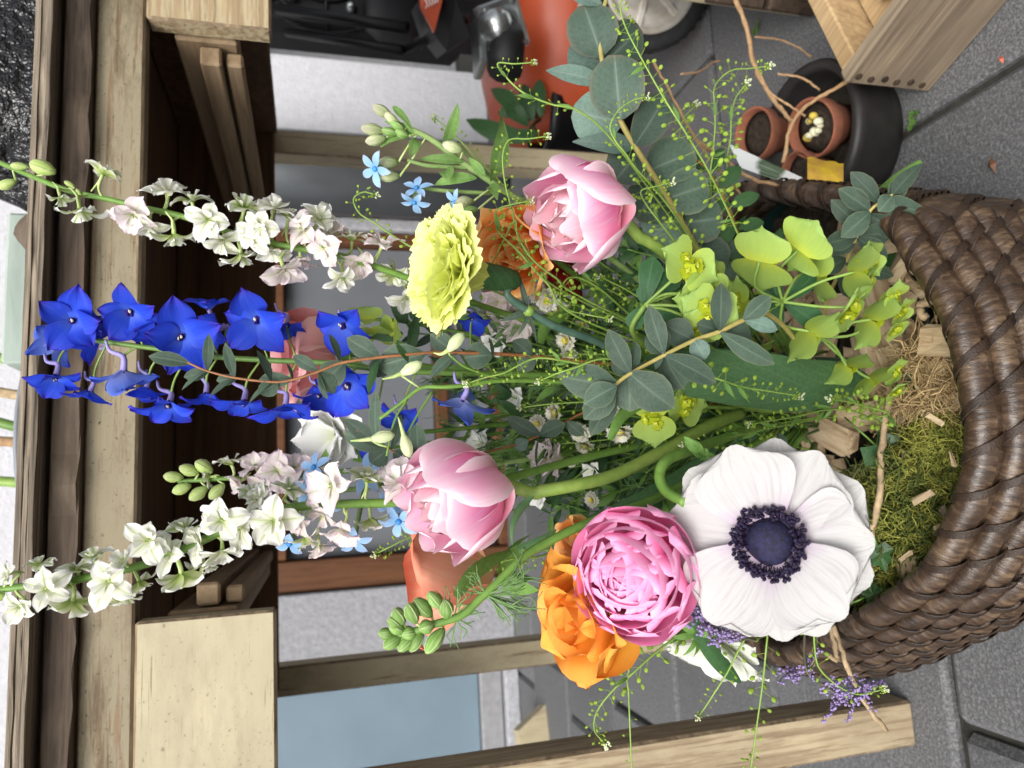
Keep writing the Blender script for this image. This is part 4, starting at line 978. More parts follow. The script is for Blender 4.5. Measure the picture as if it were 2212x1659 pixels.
# ---- tulips
def tulip(px, py, d, rpx, ang, tilt, label, stem_pts, scale_open=1.0):
    c = at(px, py, d); t = thing('tulip', label, 'flower', c); s = rpx*d/FPX
    z = face(c, ang, tilt); base = c-z*s*.62; Mf = basis(base, z, UP)
    P = ppath(stem_pts, 8); P = [base+z*.004, base-z*.006]+P[1:]
    mb = MB(); mb.tube(smooth_path(P[::2], 3), (.0042, .0046), 9); mb.build('stem', M['stem_tulip'], t)
    H = s*1.85
    sp = [(3, H*1.02, s*1.72, -8, 92, dict(prof='tulip', cup=.80, g=.55, ruf=.012, rf=1.4, rnd=.08, tooth=.006), s*.06, 0, 20, .05),
          (3, H*1.0, s*1.66, 6, 96, dict(prof='tulip', cup=.82, g=.55, ruf=.016, rf=1.4, rnd=.08, tooth=.006), s*.06, s*.03, 80, .06),
          (4, H*.92, s*1.35, 22, 96, dict(prof='tulip', cup=.85, g=.6, ruf=.02, rf=1.4, rnd=.10, tooth=.006), s*.05, s*.06, 45, .08)]
    rings(t, Mf, sp, M['tulip'], nu=10, nv=12)
    sp = [(4, H*.84, s*1.12, 40, 102, dict(prof='tulip', cup=.9, g=.7, ruf=.03, rf=2, rnd=.15), s*.04, s*.1, 10, .08),
          (4, H*.76, s*.9, 58, 104, dict(prof='tulip', cup=.9, g=.8, ruf=.03, rf=2, rnd=.15), s*.04, s*.12, 50, .1),
          (3, H*.66, s*.55, 70, 100, dict(prof='tulip', cup=1.0, ruf=.03, rf=2, rnd=.15), s*.03, s*.12, 5, .1)]
    rings(t, Mf, sp, M['tulip_in'], nu=8, nv=9); return t, Mf, s
t1, Mf, s1 = tulip(1012, 1062, .46, 128, 212, 58, 'open pink double tulip on a thick curved stem in the middle of the bunch', [(1135, 1066, .475), (1230, 1050, .48), (1330, 1025, .50), (1440, 970, .53), (1530, 920, .56), (1610, 890, .60)])
tulip(1272, 448, .50, 120, 205, 58, 'pink double tulip at the right of the bunch beside the yellow carnation', [(1365, 500, .52), (1440, 550, .535), (1530, 640, .57), (1640, 760, .63)])
# small green sepal hooking under the front tulip
leaf_at(t1, (1152, 1072), (1105, 1180), 40, .455, M['tulip_leaf'], roll=60, prof='lance', bend=30, name='sepal', cup=.6)
# ---- roses
def rose(px, py, d, rpx, ang, tilt, mat, label, stem_pts, n=26, openb=1.0, nu=8, nv=9, cat='flower', smat='stem_green', sep=True, lay=1.0, tc_=65):
    c = at(px, py, d); t = thing('rose', label, cat, c); s = rpx*d/FPX
    z = face(c, ang, tilt); base = c-z*s*.55; Mf = basis(base, z, UP)
    P = [base-z*.004]+ppath(stem_pts, 6)[1:]
    mb = MB(); mb.tube(smooth_path(P[::3], 4), (.0022, .0028), 7); mb.build('stem', M[smat], t)
    for k in range(n):
        q = k/(n-1); L = s*(.85+.55*q)*lay; W = s*(.65+1.15*q)
        a0 = 86-62*q*openb; a1 = 112-62*q**1.4*openb
        me = petal(L*U(.95, 1.05), W*U(.92, 1.08), 'obovate' if q < .8 else 'round', a0+U(-5, 5), a1+U(-6, 6), g=.8, tipc=20+tc_*q**1.3, cup=1.25-.75*q, ruf=.010+.016*q, rf=1.4, rnd=.18, notch=-.02*q, nu=nu, nv=nv, mat=mat)
        put_petal(t, Mf, k*137.5+U(-10, 10), s*.02+s*.12*q, s*(.12-.12*q), me)
    if sep:
        for k in range(5):
            me = petal(s*.9, s*.28, 'lance', -30, -70, nu=4, nv=6, mat=M['green_leaf']); put_petal(t, Mf, k*72, s*.08, -.002, me, 'sepal')
    return t
rose(1272, 1322, .455, 138, 200, 52, M['rose_orange'], 'open golden orange rose at the left beside the pink ranunculus', [(1330, 1350, .48), (1480, 1230, .56), (1640, 1040, .63), (1740, 920, .65)], 20, .92, tc_=85)
rose(1262, 1195, .50, 92, 190, 75, M['rose_tangerine'], 'red edged orange rose half hidden behind the golden rose and the ranunculus', [(1330, 1190, .52), (1520, 1080, .58), (1720, 930, .65)], 18)
rose(985, 1258, .53, 150, 188, 84, M['rose_peach'], 'pale peach rose seen from the side behind the front tulip', [(1060, 1225, .54), (1220, 1150, .57), (1450, 1050, .61), (1700, 930, .66)], 11, .62, lay=1.05, tc_=110)
rose(1122, 545, .53, 108, 200, 40, M['rose_tangerine'], 'bright orange rose with yellow petal edges between the carnation and the right tulip', [(1180, 560, .57), (1320, 640, .60), (1500, 740, .63), (1700, 850, .66)], 19, .85)
rose(1222, 618, .60, 62, 200, 80, M['rose_red'], 'dark red rose almost hidden below the orange rose', [(1260, 630, .61), (1400, 700, .63), (1660, 850, .66)], 14)
rose(662, 765, .55, 112, 185, 60, M['rose_pink'], 'salmon pink rose behind the blue delphinium', [(740, 770, .565), (1000, 800, .59), (1300, 840, .62), (1700, 880, .66)], 20, .72, tc_=130)
# ---- lime carnation
d = .47; c = at(985, 588, d); s = d/FPX; z = face(c, 172, 58); base = c+(-z)*95*s; Mf = basis(base, z, UP)
ca = thing('carnation', 'frilled lime yellow carnation with a dark green calyx at the right', 'flower', c)
cs = 166*s
for k in range(40):
    q = k/39; a0 = 88-12*q; a1 = 70-88*q
    me = petal(cs*U(.93, 1.05)*(.92+.12*q), cs*U(.95, 1.2), 'fan', a0, a1, g=1.7, cup=.3, ruf=.07, rf=U(1.4, 2.6), rnd=.14, tooth=.035, nu=22, nv=10, mat=M['carnation'])
    put_petal(ca, Mf, k*137.5+U(-9, 9), cs*(.02+.13*q**.5), cs*(.18-.10*q), me)
mb = MB(); mb.lathe([(.0035, -.020), (.0065, -.017), (.0085, -.006), (.0092, .008), (.0088, .014), (.0065, .012), (0, .008)], 14, Mf); cal = mb.build('calyx', M['dark_leaf'], ca)
for k in range(5):
    me = petal(.013, .012, 'ovate', 82, 60, cup=.7, nu=5, nv=5, mat=M['dark_leaf']); put_petal(cal, Mf, k*72, .0085, .010, me, 'calyx_tooth')
b0 = base-z*.019
P = [b0, at(1095, 635, d+.02), at(1142, 672, d+.03), at(1200, 705, .51), at(1290, 738, .53), at(1400, 790, .57), at(1600, 850, .64)]
mb = MB(); mb.tube(smooth_path(P, 6), (.0026, .0030), 8); mb.build('stem', M['stem_blue'], ca)
mb = MB(); mb.ball(at(1142, 672, d+.03), .0042, 8, 6); mb.build('node', M['stem_lime'], ca)
for (b, t, w_) in (((1142, 672), (1078, 694), 16), ((1142, 674), (1118, 728), 10), ((1140, 668), (1120, 590), 14), ((1142, 676), (1160, 742), 9)):
    leaf_at(ca, b, t, w_, d+.03, M['euc'], prof='lance', bend=25, roll=U(-30, 30))
# ---- larkspurs
def lark_blossom(parent, px, py, d, size, ang, tilt, matf, stem_pt, spur=True, name='blossom'):
    """size = half width in pixels"""
    c = at(px, py, d); z = face(c, ang+U(-12, 12), tilt+U(-8, 8)); s = size*1.04*d/FPX; Mf = basis(c, z, UP, U(0, 6.28))
    mb = MB(); bk = c-z*s*.5
    mb.tube(smooth_path([stem_pt, (stem_pt+bk)*.5+UP*s*.1, bk, c], 3), (.0008, .0011), 5)
    if spur: mb.tube(smooth_path([c, c-z*s*.45+RT*s*.1, c-z*s*.95+UP*s*.25], 3), (s*.10, s*.03), 6)
    bl = mb.build(name, M['lark_spur'], parent)
    for k in range(5):
        me = cached('lk'+matf+'o', 6, lambda: petal(U(1.0, 1.25), U(.68, 1.02), 'round', U(30, 58), U(-55, 5), cup=U(.0, .6), ruf=.09, rf=U(1.4, 3.0), rnd=.1, tooth=.06, fold=.05, wav=.08, twist=U(-25, 25), nu=8, nv=8, mat=M[matf]))
        add('petal', me, bl, Mf @ RZ(72*k+U(-20, 20)) @ Matrix.Translation((0, .06*s, 0)) @ Matrix.Rotation(R(U(-18, 18)), 4, 'X') @ Matrix.Scale(s*U(.74, 1.08), 4))
    for k in range(3):
        me = cached('lk'+matf+'i', 5, lambda: petal(.62, .55, 'fan', U(50, 75), U(20, 50), cup=.5, ruf=.10, rf=2.4, rnd=.1, tooth=.06, nu=6, nv=6, mat=M[matf]))
        add('petal', me, bl, Mf @ RZ(120*k+U(-20, 20)) @ Matrix.Translation((0, .05*s, .03*s)) @ Matrix.Scale(s*U(.85, 1.1), 4))
    add('stamens', cached('lkst', 2, lark_stamen), bl, Mf @ Matrix.Scale(s, 4))
    return bl
def lark_stamen():
    mb = MB()
    for k in range(6):
        a = U(0, 6.28); mb.ball((.06*math.cos(a), .06*math.sin(a), U(.12, .2)), .03, 5, 3)
    return mb.mesh('stamens', M['stem_lime'])
M['lark_spur'] = plain('larkspur_spur', (.52, .60, .30), .6, .3, 200, col2=(.30, .42, .10))
def bud(parent, px, py, d, L, w_, ang, mat, stem_pt, name='bud', tail=0, dz=0.0):
    c = at(px, py, d); dr = (img(ang)+(CAM-c).normalized()*dz).normalized(); l = L*d/FPX; r = w_*d/FPX/2
    Mb = basis(c-dr*l*.5, dr, RT)
    mb = MB(); mb.lathe([(r*.25, 0), (r*.62, l*.15), (r*.97, l*.4), (r, l*.6), (r*.72, l*.84), (r*.3, l*.97), (0, l)], 9, Mb)
    bo_ = mb.build(name, M[mat], parent)
    mb = MB(); q = c-dr*l*.5
    if (stem_pt-q).length > 1e-4: mb.tube(smooth_path([stem_pt, (stem_pt+q)*.5+U(-1, 1)*RT*.001, q], 3), (.0007, .0008), 5)
    if tail: mb.tube(smooth_path([q+dr*l*.1, q-dr*l*.35+RT*tail*.3*d/FPX, q-dr*l*.8+RT*tail*d/FPX], 4), (r*.45, r*.12), 6)
    mb.build('pedicel', M['lark_spur'], bo_)
    for k in range(3):
        a = R(120*k+U(-20, 20)); mb = MB(); mb.tube([Mb @ Vector((r*1.0*math.cos(a)*f, r*1.0*math.sin(a)*f, l*h)) for f, h in ((.3, .02), (.98, .4), (1.02, .6), (.72, .85), (.1, 1.0))], r*.07, 4); mb.build('seam', M['lark_seam'], bo_)
    return bo_
M['lark_seam'] = plain('bud_seam', (.46, .56, .28), .6, .2, 200)
def nearest(P, px, py, d):
    q = at(px, py, d); return min(P, key=lambda p: (p-q).length)
def larkspur(label, path, r, blossoms, buds, d_off=0.0):
    t = thing('larkspur', label, 'flower', at(*path[-1]), group='larkspur stems')
    P = stem(t, path, r, r*1.5, 'stem_green', per=8, n=7)
    for (px, py, size, ang, tilt, mt, dd) in blossoms:
        sp = nearest(P, px+8, py, path[len(path)//3][2]); dist = (CAM-sp).dot(-FW)
        dd0 = (sp-CAM).dot(FW)+dd
        lark_blossom(t, px, py, dd0, size, ang, tilt, mt, sp)
    for (px, py, L, w_, ang) in buds:
        sp = nearest(P, px+6, py, path[0][2]); dd0 = (sp-CAM).dot(FW)-.003
        bud(t, px, py, dd0, L, w_, ang, 'lark_bud', sp)
    return t, P
W_, K_, B_ = 'lark_white', 'lark_pink', 'lark_back'
larkspur('tall white larkspur at the right of the blue delphinium, green buds at its tip', [(-30, 338, .495), (60, 377, .49), (150, 412, .487), (233, 430, .485), (317, 450, .484), (393, 467, .483), (500, 503, .483), (583, 525, .485), (667, 540, .49), (737, 553, .495), (880, 600, .51), (1100, 680, .55), (1400, 760, .60), (1680, 850, .66)], .0017,
    [(130, 425, 32, 290, 110, B_, -.008), (222, 378, 40, 60, 100, B_, -.004), (172, 450, 46, 280, 115, B_, -.008), (288, 462, 50, 230, 40, K_, -.012), (362, 420, 50, 95, 60, W_, -.004), (376, 505, 48, 280, 110, B_, -.004), (452, 474, 52, 190, 15, W_, -.014), (527, 452, 46, 75, 75, B_, -.004), (565, 487, 46, 210, 30, W_, -.012), (520, 546, 48, 280, 110, B_, .004), (612, 580, 46, 290, 60, K_, -.004), (622, 470, 40, 90, 80, B_, .004), (690, 474, 46, 70, 55, W_, .0), (700, 535, 44, 200, 30, K_, -.010), (740, 596, 46, 285, 70, W_, -.004), (760, 520, 40, 80, 70, B_, .004), (825, 532, 48, 70, 60, K_, .0), (850, 590, 42, 260, 50, B_, .01), (880, 640, 40, 290, 60, W_, .02), (322, 486, 42, 250, 60, W_, -.004), (415, 436, 40, 95, 80, B_, .002), (482, 518, 44, 260, 60, W_, -.002), (590, 452, 44, 80, 70, W_, .002), (588, 536, 42, 260, 70, W_, .0), (648, 556, 38, 280, 80, K_, .004), (655, 496, 44, 150, 40, K_, -.006), (780, 566, 44, 270, 60, K_, .0), (545, 505, 44, 200, 30, W_, -.008), (720, 508, 40, 90, 60, K_, .004)],
    [(14, 398, 44, 22, 200), (42, 359, 40, 18, 175), (92, 362, 58, 34, 160), (150, 398, 26, 12, 150), (170, 415, 18, 9, 130)])
larkspur('tall white larkspur at the left with open blossoms to its tip', [(-30, 1278, .44), (40, 1268, .44), (110, 1262, .44), (200, 1245, .44), (280, 1228, .442), (343, 1209, .445), (400, 1185, .448), (460, 1156, .452), (550, 1116, .458), (650, 1094, .465), (760, 1088, .47), (860, 1084, .478), (1000, 1060, .50), (1300, 980, .57), (1680, 900, .66)], .0022,
    [(22, 1238, 34, 190, 60, W_, -.008), (44, 1308, 40, 235, 40, W_, -.010), (86, 1222, 36, 120, 80, B_, .0), (100, 1272, 48, 200, 25, W_, -.016), (158, 1298, 48, 275, 100, B_, -.006), (170, 1232, 38, 100, 80, B_, .0), (205, 1208, 42, 90, 70, B_, .0), (236, 1256, 56, 215, 20, W_, -.018), (300, 1255, 40, 290, 90, B_, .0), (322, 1168, 54, 160, 25, W_, -.012), (352, 1180, 40, 90, 70, B_, .006), (392, 1238, 54, 280, 112, B_, -.004), (402, 1146, 48, 95, 85, B_, .0), (440, 1215, 48, 285, 100, B_, .002), (480, 1124, 56, 190, 25, W_, -.014), (480, 1190, 46, 270, 60, W_, -.004), (545, 1072, 40, 80, 70, B_, .006), (592, 1124, 56, 215, 22, W_, -.012), (660, 1160, 44, 285, 90, B_, -.002), (622, 1060, 38, 80, 80, B_, .006), (718, 1048, 56, 190, 35, K_, -.012), (742, 1142, 50, 260, 60, K_, -.008), (690, 1178, 36, 280, 90, K_, .004), (792, 1040, 46, 85, 85, B_, -.002), (800, 1120, 40, 280, 90, B_, .004), (866, 1042, 54, 150, 45, K_, -.006), (138, 1262, 42, 200, 40, W_, -.004), (268, 1214, 44, 120, 50, W_, -.004), (370, 1196, 44, 180, 40, W_, -.002), (432, 1170, 46, 200, 40, W_, -.004), (520, 1142, 46, 220, 40, W_, -.004), (560, 1082, 44, 130, 50, W_, .0), (640, 1120, 46, 240, 50, K_, -.004), (270, 1284, 40, 270, 80, B_, .004), (700, 1108, 44, 230, 50, K_, -.002)],
    [(-2, 1245, 40, 26, 170), (-6, 1290, 40, 22, 190)])
larkspur('short pale pink larkspur with green buds behind the white one at the left', [(385, 1040, .535), (480, 1034, .535), (600, 1030, .537), (700, 1022, .54), (900, 1000, .56), (1300, 940, .61), (1680, 900, .67)], .0016,
    [(500, 1004, 38, 110, 75, B_, -.004), (520, 1040, 36, 220, 60, K_, -.006), (552, 1010, 40, 130, 50, K_, -.006), (598, 1016, 46, 190, 25, K_, -.012), (572, 1050, 42, 230, 50, K_, -.006), (636, 1012, 42, 120, 50, K_, -.004), (650, 1050, 42, 240, 60, K_, -.006), (690, 1010, 38, 80, 60, K_, .0), (455, 1030, 26, 180, 90, B_, -.002)],
    [(374, 1030, 42, 25, 175), (392, 1056, 42, 25, 200), (408, 1016, 44, 26, 160), (428, 1066, 46, 27, 215), (440, 1008, 42, 28, 150), (468, 1062, 44, 26, 225)])
bt = thing('larkspur', 'budding green larkspur tip with feathery leaves, at the left in front of the peach rose', 'flower', at(1440, 1066, .5), group='larkspur stems')
P = stem(bt, [(850, 1375, .425), (900, 1362, .425), (937, 1349, .425), (997, 1329, .427), (1037, 1293, .43), (1070, 1263, .433), (1137, 1199, .442), (1220, 1152, .455), (1304, 1116, .47), (1440, 1066, .50), (1680, 930, .62)], .0022, .0030, 'stem_green', per=8, n=8)
for (px, py, L, w_, a) in ((834, 1369, 34, 26, 175), (862, 1332, 44, 32, 120), (890, 1325, 52, 32, 115), (914, 1313, 58, 34, 135), (940, 1297, 50, 30, 130), (964, 1316, 48, 34, 100), (922, 1354, 34, 32, 200), (884, 1368, 34, 32, 190), (858, 1357, 36, 30, 150), (848, 1387, 44, 30, 215), (900, 1385, 50, 28, 240), (878, 1390, 46, 28, 225), (940, 1384, 64, 34, 235), (852, 1345, 34, 28, 140)):
    sp = nearest(P, px+14, py, .425); bud(bt, px, py, (sp-CAM).dot(FW)-U(.0, .006), L, w_, a, 'bud_green', sp, dz=.35)
M['feather'] = plain('feathery_leaf', (.16, .28, .09), .55, .3, 200, col2=(.10, .20, .06))
def feather(parent, px, py, d, a0, a1, n, L, name='feathery_leaf', dz=.25, th=.0005):
    for k in range(n):
        a = a0+(a1-a0)*k/max(1, n-1)+U(-6, 6); l = L*U(.6, 1.1)*d/FPX; c = at(px, py, d); dr = (img(a)+(CAM-c).normalized()*U(-dz, dz)).normalized(); sd2 = dr.cross(CAM-c).normalized()
        mid = c+dr*l*.5+sd2*l*U(-.1, .1); mb = MB(); mb.tube(smooth_path([c, mid, c+dr*l+sd2*l*U(-.2, .2)], 4), (th*1.2, th*.6), 4)
        for q in range(2): mb.tube(smooth_path([c.lerp(mid, U(.5, 1)), mid+dr*l*.2+sd2*l*U(-.25, .25), mid+dr*l*U(.3, .5)+sd2*l*U(-.35, .35)], 3), (th, th*.5), 4)
        mb.build(name, M['feather'], parent)
feather(bt, 1050, 1285, .43, -42, 40, 15, 130)
feather(bt, 1048, 1280, .43, 120, 180, 4, 60)
feather(bt, 980, 1335, .427, 20, 100, 4, 70); feather(bt, 985, 1335, .427, 250, 330, 3, 60)
# ---- delphinium
de = thing('delphinium', 'tall vivid blue delphinium in the middle with dark purple eyes', 'flower', at(1690, 860, .66))
DP = stem(de, [(120, 742, .505), (190, 735, .505), (277, 745, .503), (365, 757, .502), (457, 770, .502), (580, 778, .503), (707, 784, .505), (850, 800, .51), (1000, 806, .52), (1250, 815, .56), (1690, 860, .66)], .0016, .0024, 'stem_green', per=8, n=7)
def dbee():
    mb = MB()
    for k in range(7):
        a = U(0, 6.28); r = U(.03, .11); mb.ball((r*math.cos(a), r*math.sin(a), U(.02, .12)), U(.05, .07), 6, 4, Matrix.Translation((0, 0, 0)) @ Matrix.Rotation(U(-.5, .5), 4, 'X'), (U(.6, 1.6), U(.6, 1.3), U(.8, 1.8)))
    return mb.mesh('eye', M['delph_bee'])
def dbit():
    mb = MB()
    for k in range(4): mb.ball((U(-.05, .05), U(-.02, .1), U(.12, .17)), .032, 5, 3, None, (.7, 1.9, .7))
    return mb.mesh('stamens', M['cream'])
def delph(px, py, size, ang, tilt, dd, mt='delph', rot=None, spurdir=None, specs=None):
    sp = nearest(DP, px+25, py+(40 if py < 760 else -40), .5); d = .503+dd; c = at(px, py, d); z = face(c, ang, tilt); s = size*.95*d/FPX
    Mf = basis(c, z, RT); mb = MB(); bk = c-z*s*.35
    mb.tube(smooth_path([sp, sp.lerp(bk, .6)+UP*.002, bk], 4), (.0007, .0009), 5)
    fl = mb.build('blossom', M['stem_lime'], de)
    mb = MB(); sdir = spurdir or U(-25, 25)
    q = -z*.8+img(180+sdir)*.5; mb.tube(smooth_path([c, c-z*s*.4, c+q*s*.75, c+q*s*1.0+RT*s*.12], 4), (s*.10, s*.035), 6); mb.build('spur', M['delph_spur'], fl)
    base = rot if rot is not None else 0
    for k in range(5):
        me = cached('dl'+mt, 8, lambda: petal(U(.95, 1.15), U(.66, .98), 'ovate', U(30, 55), U(-35, 12), g=.8, cup=U(.2, .9), ruf=.075, rf=U(1.5, 3), rnd=.05, fold=.06, wav=.04, tooth=.02, twist=U(-45, 45), nu=8, nv=10, mat=M[mt]))
        add('sepal', me, fl, Mf @ RZ(base+72*k+U(-13, 13)) @ Matrix.Translation((0, .04*s, 0)) @ Matrix.Rotation(R(U(-10, 14)), 4, 'X') @ Matrix.Scale(s*U(.78, 1.12), 4))
    add('eye', cached('dbee', 3, dbee), fl, Mf @ Matrix.Scale(s, 4)); add('stamens', cached('dbit', 3, dbit), fl, Mf @ Matrix.Scale(s, 4))
for a in ((158, 692, 80, 250, 25, -.012, 'delph', -8), (283, 672, 82, 250, 28, -.010, 'delph', 0), (392, 728, 90, 245, 18, -.020, 'delph', 4), (553, 690, 84, 250, 25, -.010, 'delph', 4), (122, 812, 74, 262, 62, -.006, 'delph', 10), (267, 800, 78, 272, 95, -.004, 'delph_pale', 20), (365, 872, 76, 258, 50, -.008, 'delph', 0), (527, 866, 72, 265, 65, -.004, 'delph', 12), (617, 876, 72, 268, 75, -.002, 'delph', 30), (128, 742, 70, 160, 110, .004, 'delph_pale', 10), (452, 668, 56, 100, 80, .012, 'delph', 20), (212, 735, 64, 150, 100, .008, 'delph', 10), (742, 700, 78, 235, 45, -.004, 'delph', 16), (752, 830, 92, 260, 40, -.010, 'delph', 8), (868, 900, 70, 250, 55, .004, 'delph', 20), (1000, 862, 76, 250, 118, -.002, 'delph_pale', 40), (800, 958, 46, 200, 60, .01, 'delph', 0), (1020, 686, 46, 270, 60, .02, 'delph', 0), (218, 690, 62, 200, 60, .004, 'delph', 30), (335, 700, 64, 280, 60, .002, 'delph', 15), (470, 712, 66, 200, 50, .004, 'delph', 40), (195, 845, 60, 250, 80, .004, 'delph', 5), (316, 836, 62, 255, 90, .002, 'delph', 25), (445, 850, 64, 270, 75, .004, 'delph', 50), (690, 850, 66, 260, 60, .004, 'delph', 0), (620, 700, 56, 270, 60, .01, 'delph', 20)):
    delph(*a)
# separate delphinium side shoot with pale tailed buds
ds = thing('delphinium', 'thin delphinium side shoot with pale tailed buds, right of the front tulip', 'flower', at(1690, 860, .66))
P2 = stem(ds, [(820, 905, .455), (870, 868, .456), (910, 838, .458), (960, 836, .46), (1010, 832, .465), (1100, 822, .48), (1300, 830, .53), (1690, 860, .64)], .0011, .0018, 'stem_green', per=8)
stem(ds, [(835, 985, .45), (852, 910, .453), (880, 862, .456)], .0007, .0008, 'stem_green', 'side_stalk'); stem(ds, [(876, 945, .45), (900, 900, .455), (935, 845, .459)], .0007, .0008, 'stem_green', 'side_stalk')
stem(ds, [(970, 766, .452), (1010, 795, .458), (1080, 818, .475)], .0007, .0009, 'stem_green', 'side_stalk')
for (px, py, a, sp, tl) in ((984, 740, 48, (972, 768), 30), (888, 796, 28, (905, 836), 10), (826, 944, 10, (838, 965), 4), (878, 962, 285, (876, 940), -6)):
    b_ = bud(ds, px, py, .448, 54, 26, a, 'tailbud', at(*sp, .452), tail=tl) if False else None
M['tailbud'] = petal_mat('pale_delphinium_bud', [(0, (.62, .68, .40)), (.7, (.64, .70, .42)), (1, (.24, .40, .14))], streak=((.50, .60, .28), .6), transl=.15)
for (px, py, a, sp, tl) in ((984, 740, 48, (972, 768), 30), (888, 796, 28, (905, 836), 10), (826, 944, 10, (838, 965), 4), (878, 962, 285, (876, 940), -6)):
    bud(ds, px, py, .448, 54, 26, a, 'tailbud', at(*sp, .452), tail=tl)
# ---- tweedia (pale blue stars)
def star(parent, px, py, d, size, ang, tilt, sp=None, rot=None):
    c = at(px, py, d); z = face(c, ang, tilt); s = size*1.3*d/FPX; Mf = basis(c, z, UP, U(0, 6))
    mb = MB(); mb.tube([sp or c-z*s*.9, c-z*s*.4, c], (s*.10, s*.16), 7); bl = mb.build('blossom', M['tweedia_leafm'], parent)
    for k in range(5):
        me = cached('tw', 6, lambda: petal(1, U(.42, .5), 'elliptic', U(20, 40), U(-40, -5), cup=.4, ruf=.03, rf=2, rnd=.05, twist=U(-15, 15), nu=5, nv=7, mat=M['blue_star']))
        add('petal', me, bl, Mf @ RZ(72*k+U(-8, 8)) @ Matrix.Translation((0, .03*s, 0)) @ Matrix.Scale(s*U(.9, 1.1), 4))
    mb = MB(); mb.lathe([(s*.13, 0), (s*.14, s*.14), (s*.05, s*.2), (0, s*.2)], 7, Mf); mb.build('corona', M['corona'], bl)
M['tweedia_leafm'] = plain('tweedia_green', (.24, .33, .12), .7, .3, 150, col2=(.14, .24, .06))
M['corona'] = plain('blue_corona', (.05, .25, .60), .5)
tw = thing('tweedia', 'fuzzy pale green tweedia stem with light blue stars at the right', 'flower', at(1660, 830, .66))
TP = stem(tw, [(860, 268, .50), (930, 300, .50), (1000, 352, .502), (1050, 385, .505), (1110, 425, .51), (1200, 470, .54), (1400, 620, .60), (1660, 830, .66)], .0020, .0028, 'tweedia_leafm', per=8, n=8)
stem(tw, [(880, 346, .497), (920, 357, .498), (960, 360, .50), (1010, 362, .503)], .0014, .0018, 'tweedia_leafm', 'branch'); stem(tw, [(905, 405, .497), (960, 412, .50), (1060, 418, .506)], .0013, .0016, 'tweedia_leafm', 'branch')
stem(tw, [(830, 248, .497), (850, 262, .498), (890, 282, .50)], .0012, .0015, 'tweedia_leafm', 'branch'); stem(tw, [(990, 310, .51), (1020, 345, .512), (1080, 400, .515)], .0012, .0015, 'tweedia_leafm', 'branch')
for (px, py, L, w_, a) in ((826, 240, 46, 24, 150), (806, 280, 52, 26, 170), (812, 302, 46, 24, 190), (846, 256, 40, 20, 140), (858, 272, 34, 20, 150), (842, 285, 36, 20, 165), (868, 288, 30, 18, 160), (838, 352, 46, 28, 185), (838, 380, 50, 26, 178), (978, 318, 46, 26, 160), (1003, 436, 40, 26, 185), (1015, 455, 36, 22, 190)):
    bud(tw, px, py, .494, L, w_, a, 'tweedia_bud' if L > 38 else 'bud_green', nearest(TP, px+30, py+12, .5), dz=.2)
for (b, t, w_, r_, dt) in (((958, 318), (990, 220), 30, 20, -.01), ((1060, 392), (1082, 232), 42, 35, -.012), ((860, 265), (900, 290), 16, 10, 0), ((848, 230), (895, 285), 18, -20, 0), ((965, 365), (970, 395), 34, 10, -.01), ((1058, 400), (1075, 432), 28, -20, -.01), ((890, 290), (820, 318), 26, 40, 0), ((900, 300), (885, 340), 26, 0, -.006), ((1030, 385), (935, 400), 30, 30, .006), ((1000, 350), (905, 345), 24, 20, .006), ((1048, 380), (1010, 340), 22, 0, .006), ((870, 275), (830, 262), 18, 20, -.004), ((875, 280), (856, 300), 16, 20, -.004)):
    leaf_at(tw, b, t, w_, .499, M['tweedia_leaf'], roll=r_, dt=dt, prof='lance', bend=30, wav=.10, ruf=.03, nu=6, nv=9)
for a in ((812, 364, .488, 34, 200, 40), (900, 408, .49, 30, 100, 45), (895, 435, .49, 30, 260, 60), (985, 436, .498, 26, 190, 40)): star(tw, *a)
tw2 = thing('tweedia', 'light blue tweedia half hidden behind the white larkspur at the left', 'flower', at(1680, 890, .66))
TP2 = stem(tw2, [(640, 1080, .51), (720, 1062, .51), (820, 1050, .515), (900, 1030, .53), (1200, 980, .58), (1680, 890, .66)], .0017, .0024, 'tweedia_leafm', per=6)
for a in ((668, 1062, .50, 36, 180, 40), (680, 1010, .505, 32, 150, 40), (795, 1024, .50, 40, 160, 40), (700, 1090, .50, 34, 230, 40), (626, 1172, .50, 36, 250, 50), (765, 1165, .495, 36, 260, 45), (862, 1125, .49, 38, 240, 35), (842, 1090, .498, 30, 200, 40)): star(tw2, *a, sp=nearest(TP2, a[0]+30, a[1], .51))
# ---- white ruffled flower, white flower far left, pink filler flowers
def ruffled(px, py, d, rpx, ang, tilt, mat, name, label, n, stem_pts, W=.8, tooth=.02, L=1.0, th=(85, 70, 70, -5), cat='flower'):
    c = at(px, py, d); t = thing(name, label, cat, c); s = rpx*d/FPX; z = face(c, ang, tilt); base = c-z*s*.4; Mf = basis(base, z, UP)
    mb = MB(); P = [base]+ppath(stem_pts, 5)[1:]; mb.tube(smooth_path(P[::2], 4), (.0017, .0022), 6); mb.build('stem', M['stem_green'], t)
    for k in range(n):
        q = k/max(1, n-1); me = petal(s*L*U(.95, 1.1), s*W*U(.9, 1.1), 'round', th[0]+(th[1]-th[0])*q, th[2]+(th[3]-th[2])*q, cup=.4, ruf=.06, rf=U(1.5, 2.8), rnd=.2, tooth=tooth, nu=9, nv=8, mat=mat)
        put_petal(t, Mf, k*137.5, s*.02+s*.08*q, s*.1*(1-q), me)
    return t
ruffled(705, 945, .55, 88, 200, 40, M['white_flower'], 'lisianthus', 'white ruffled flower between the blue delphinium and the pink larkspur', 14, [(760, 945, .56), (950, 930, .58), (1300, 900, .62), (1690, 880, .66)], .95, .035, 1.0, (66, 22, 50, -18))
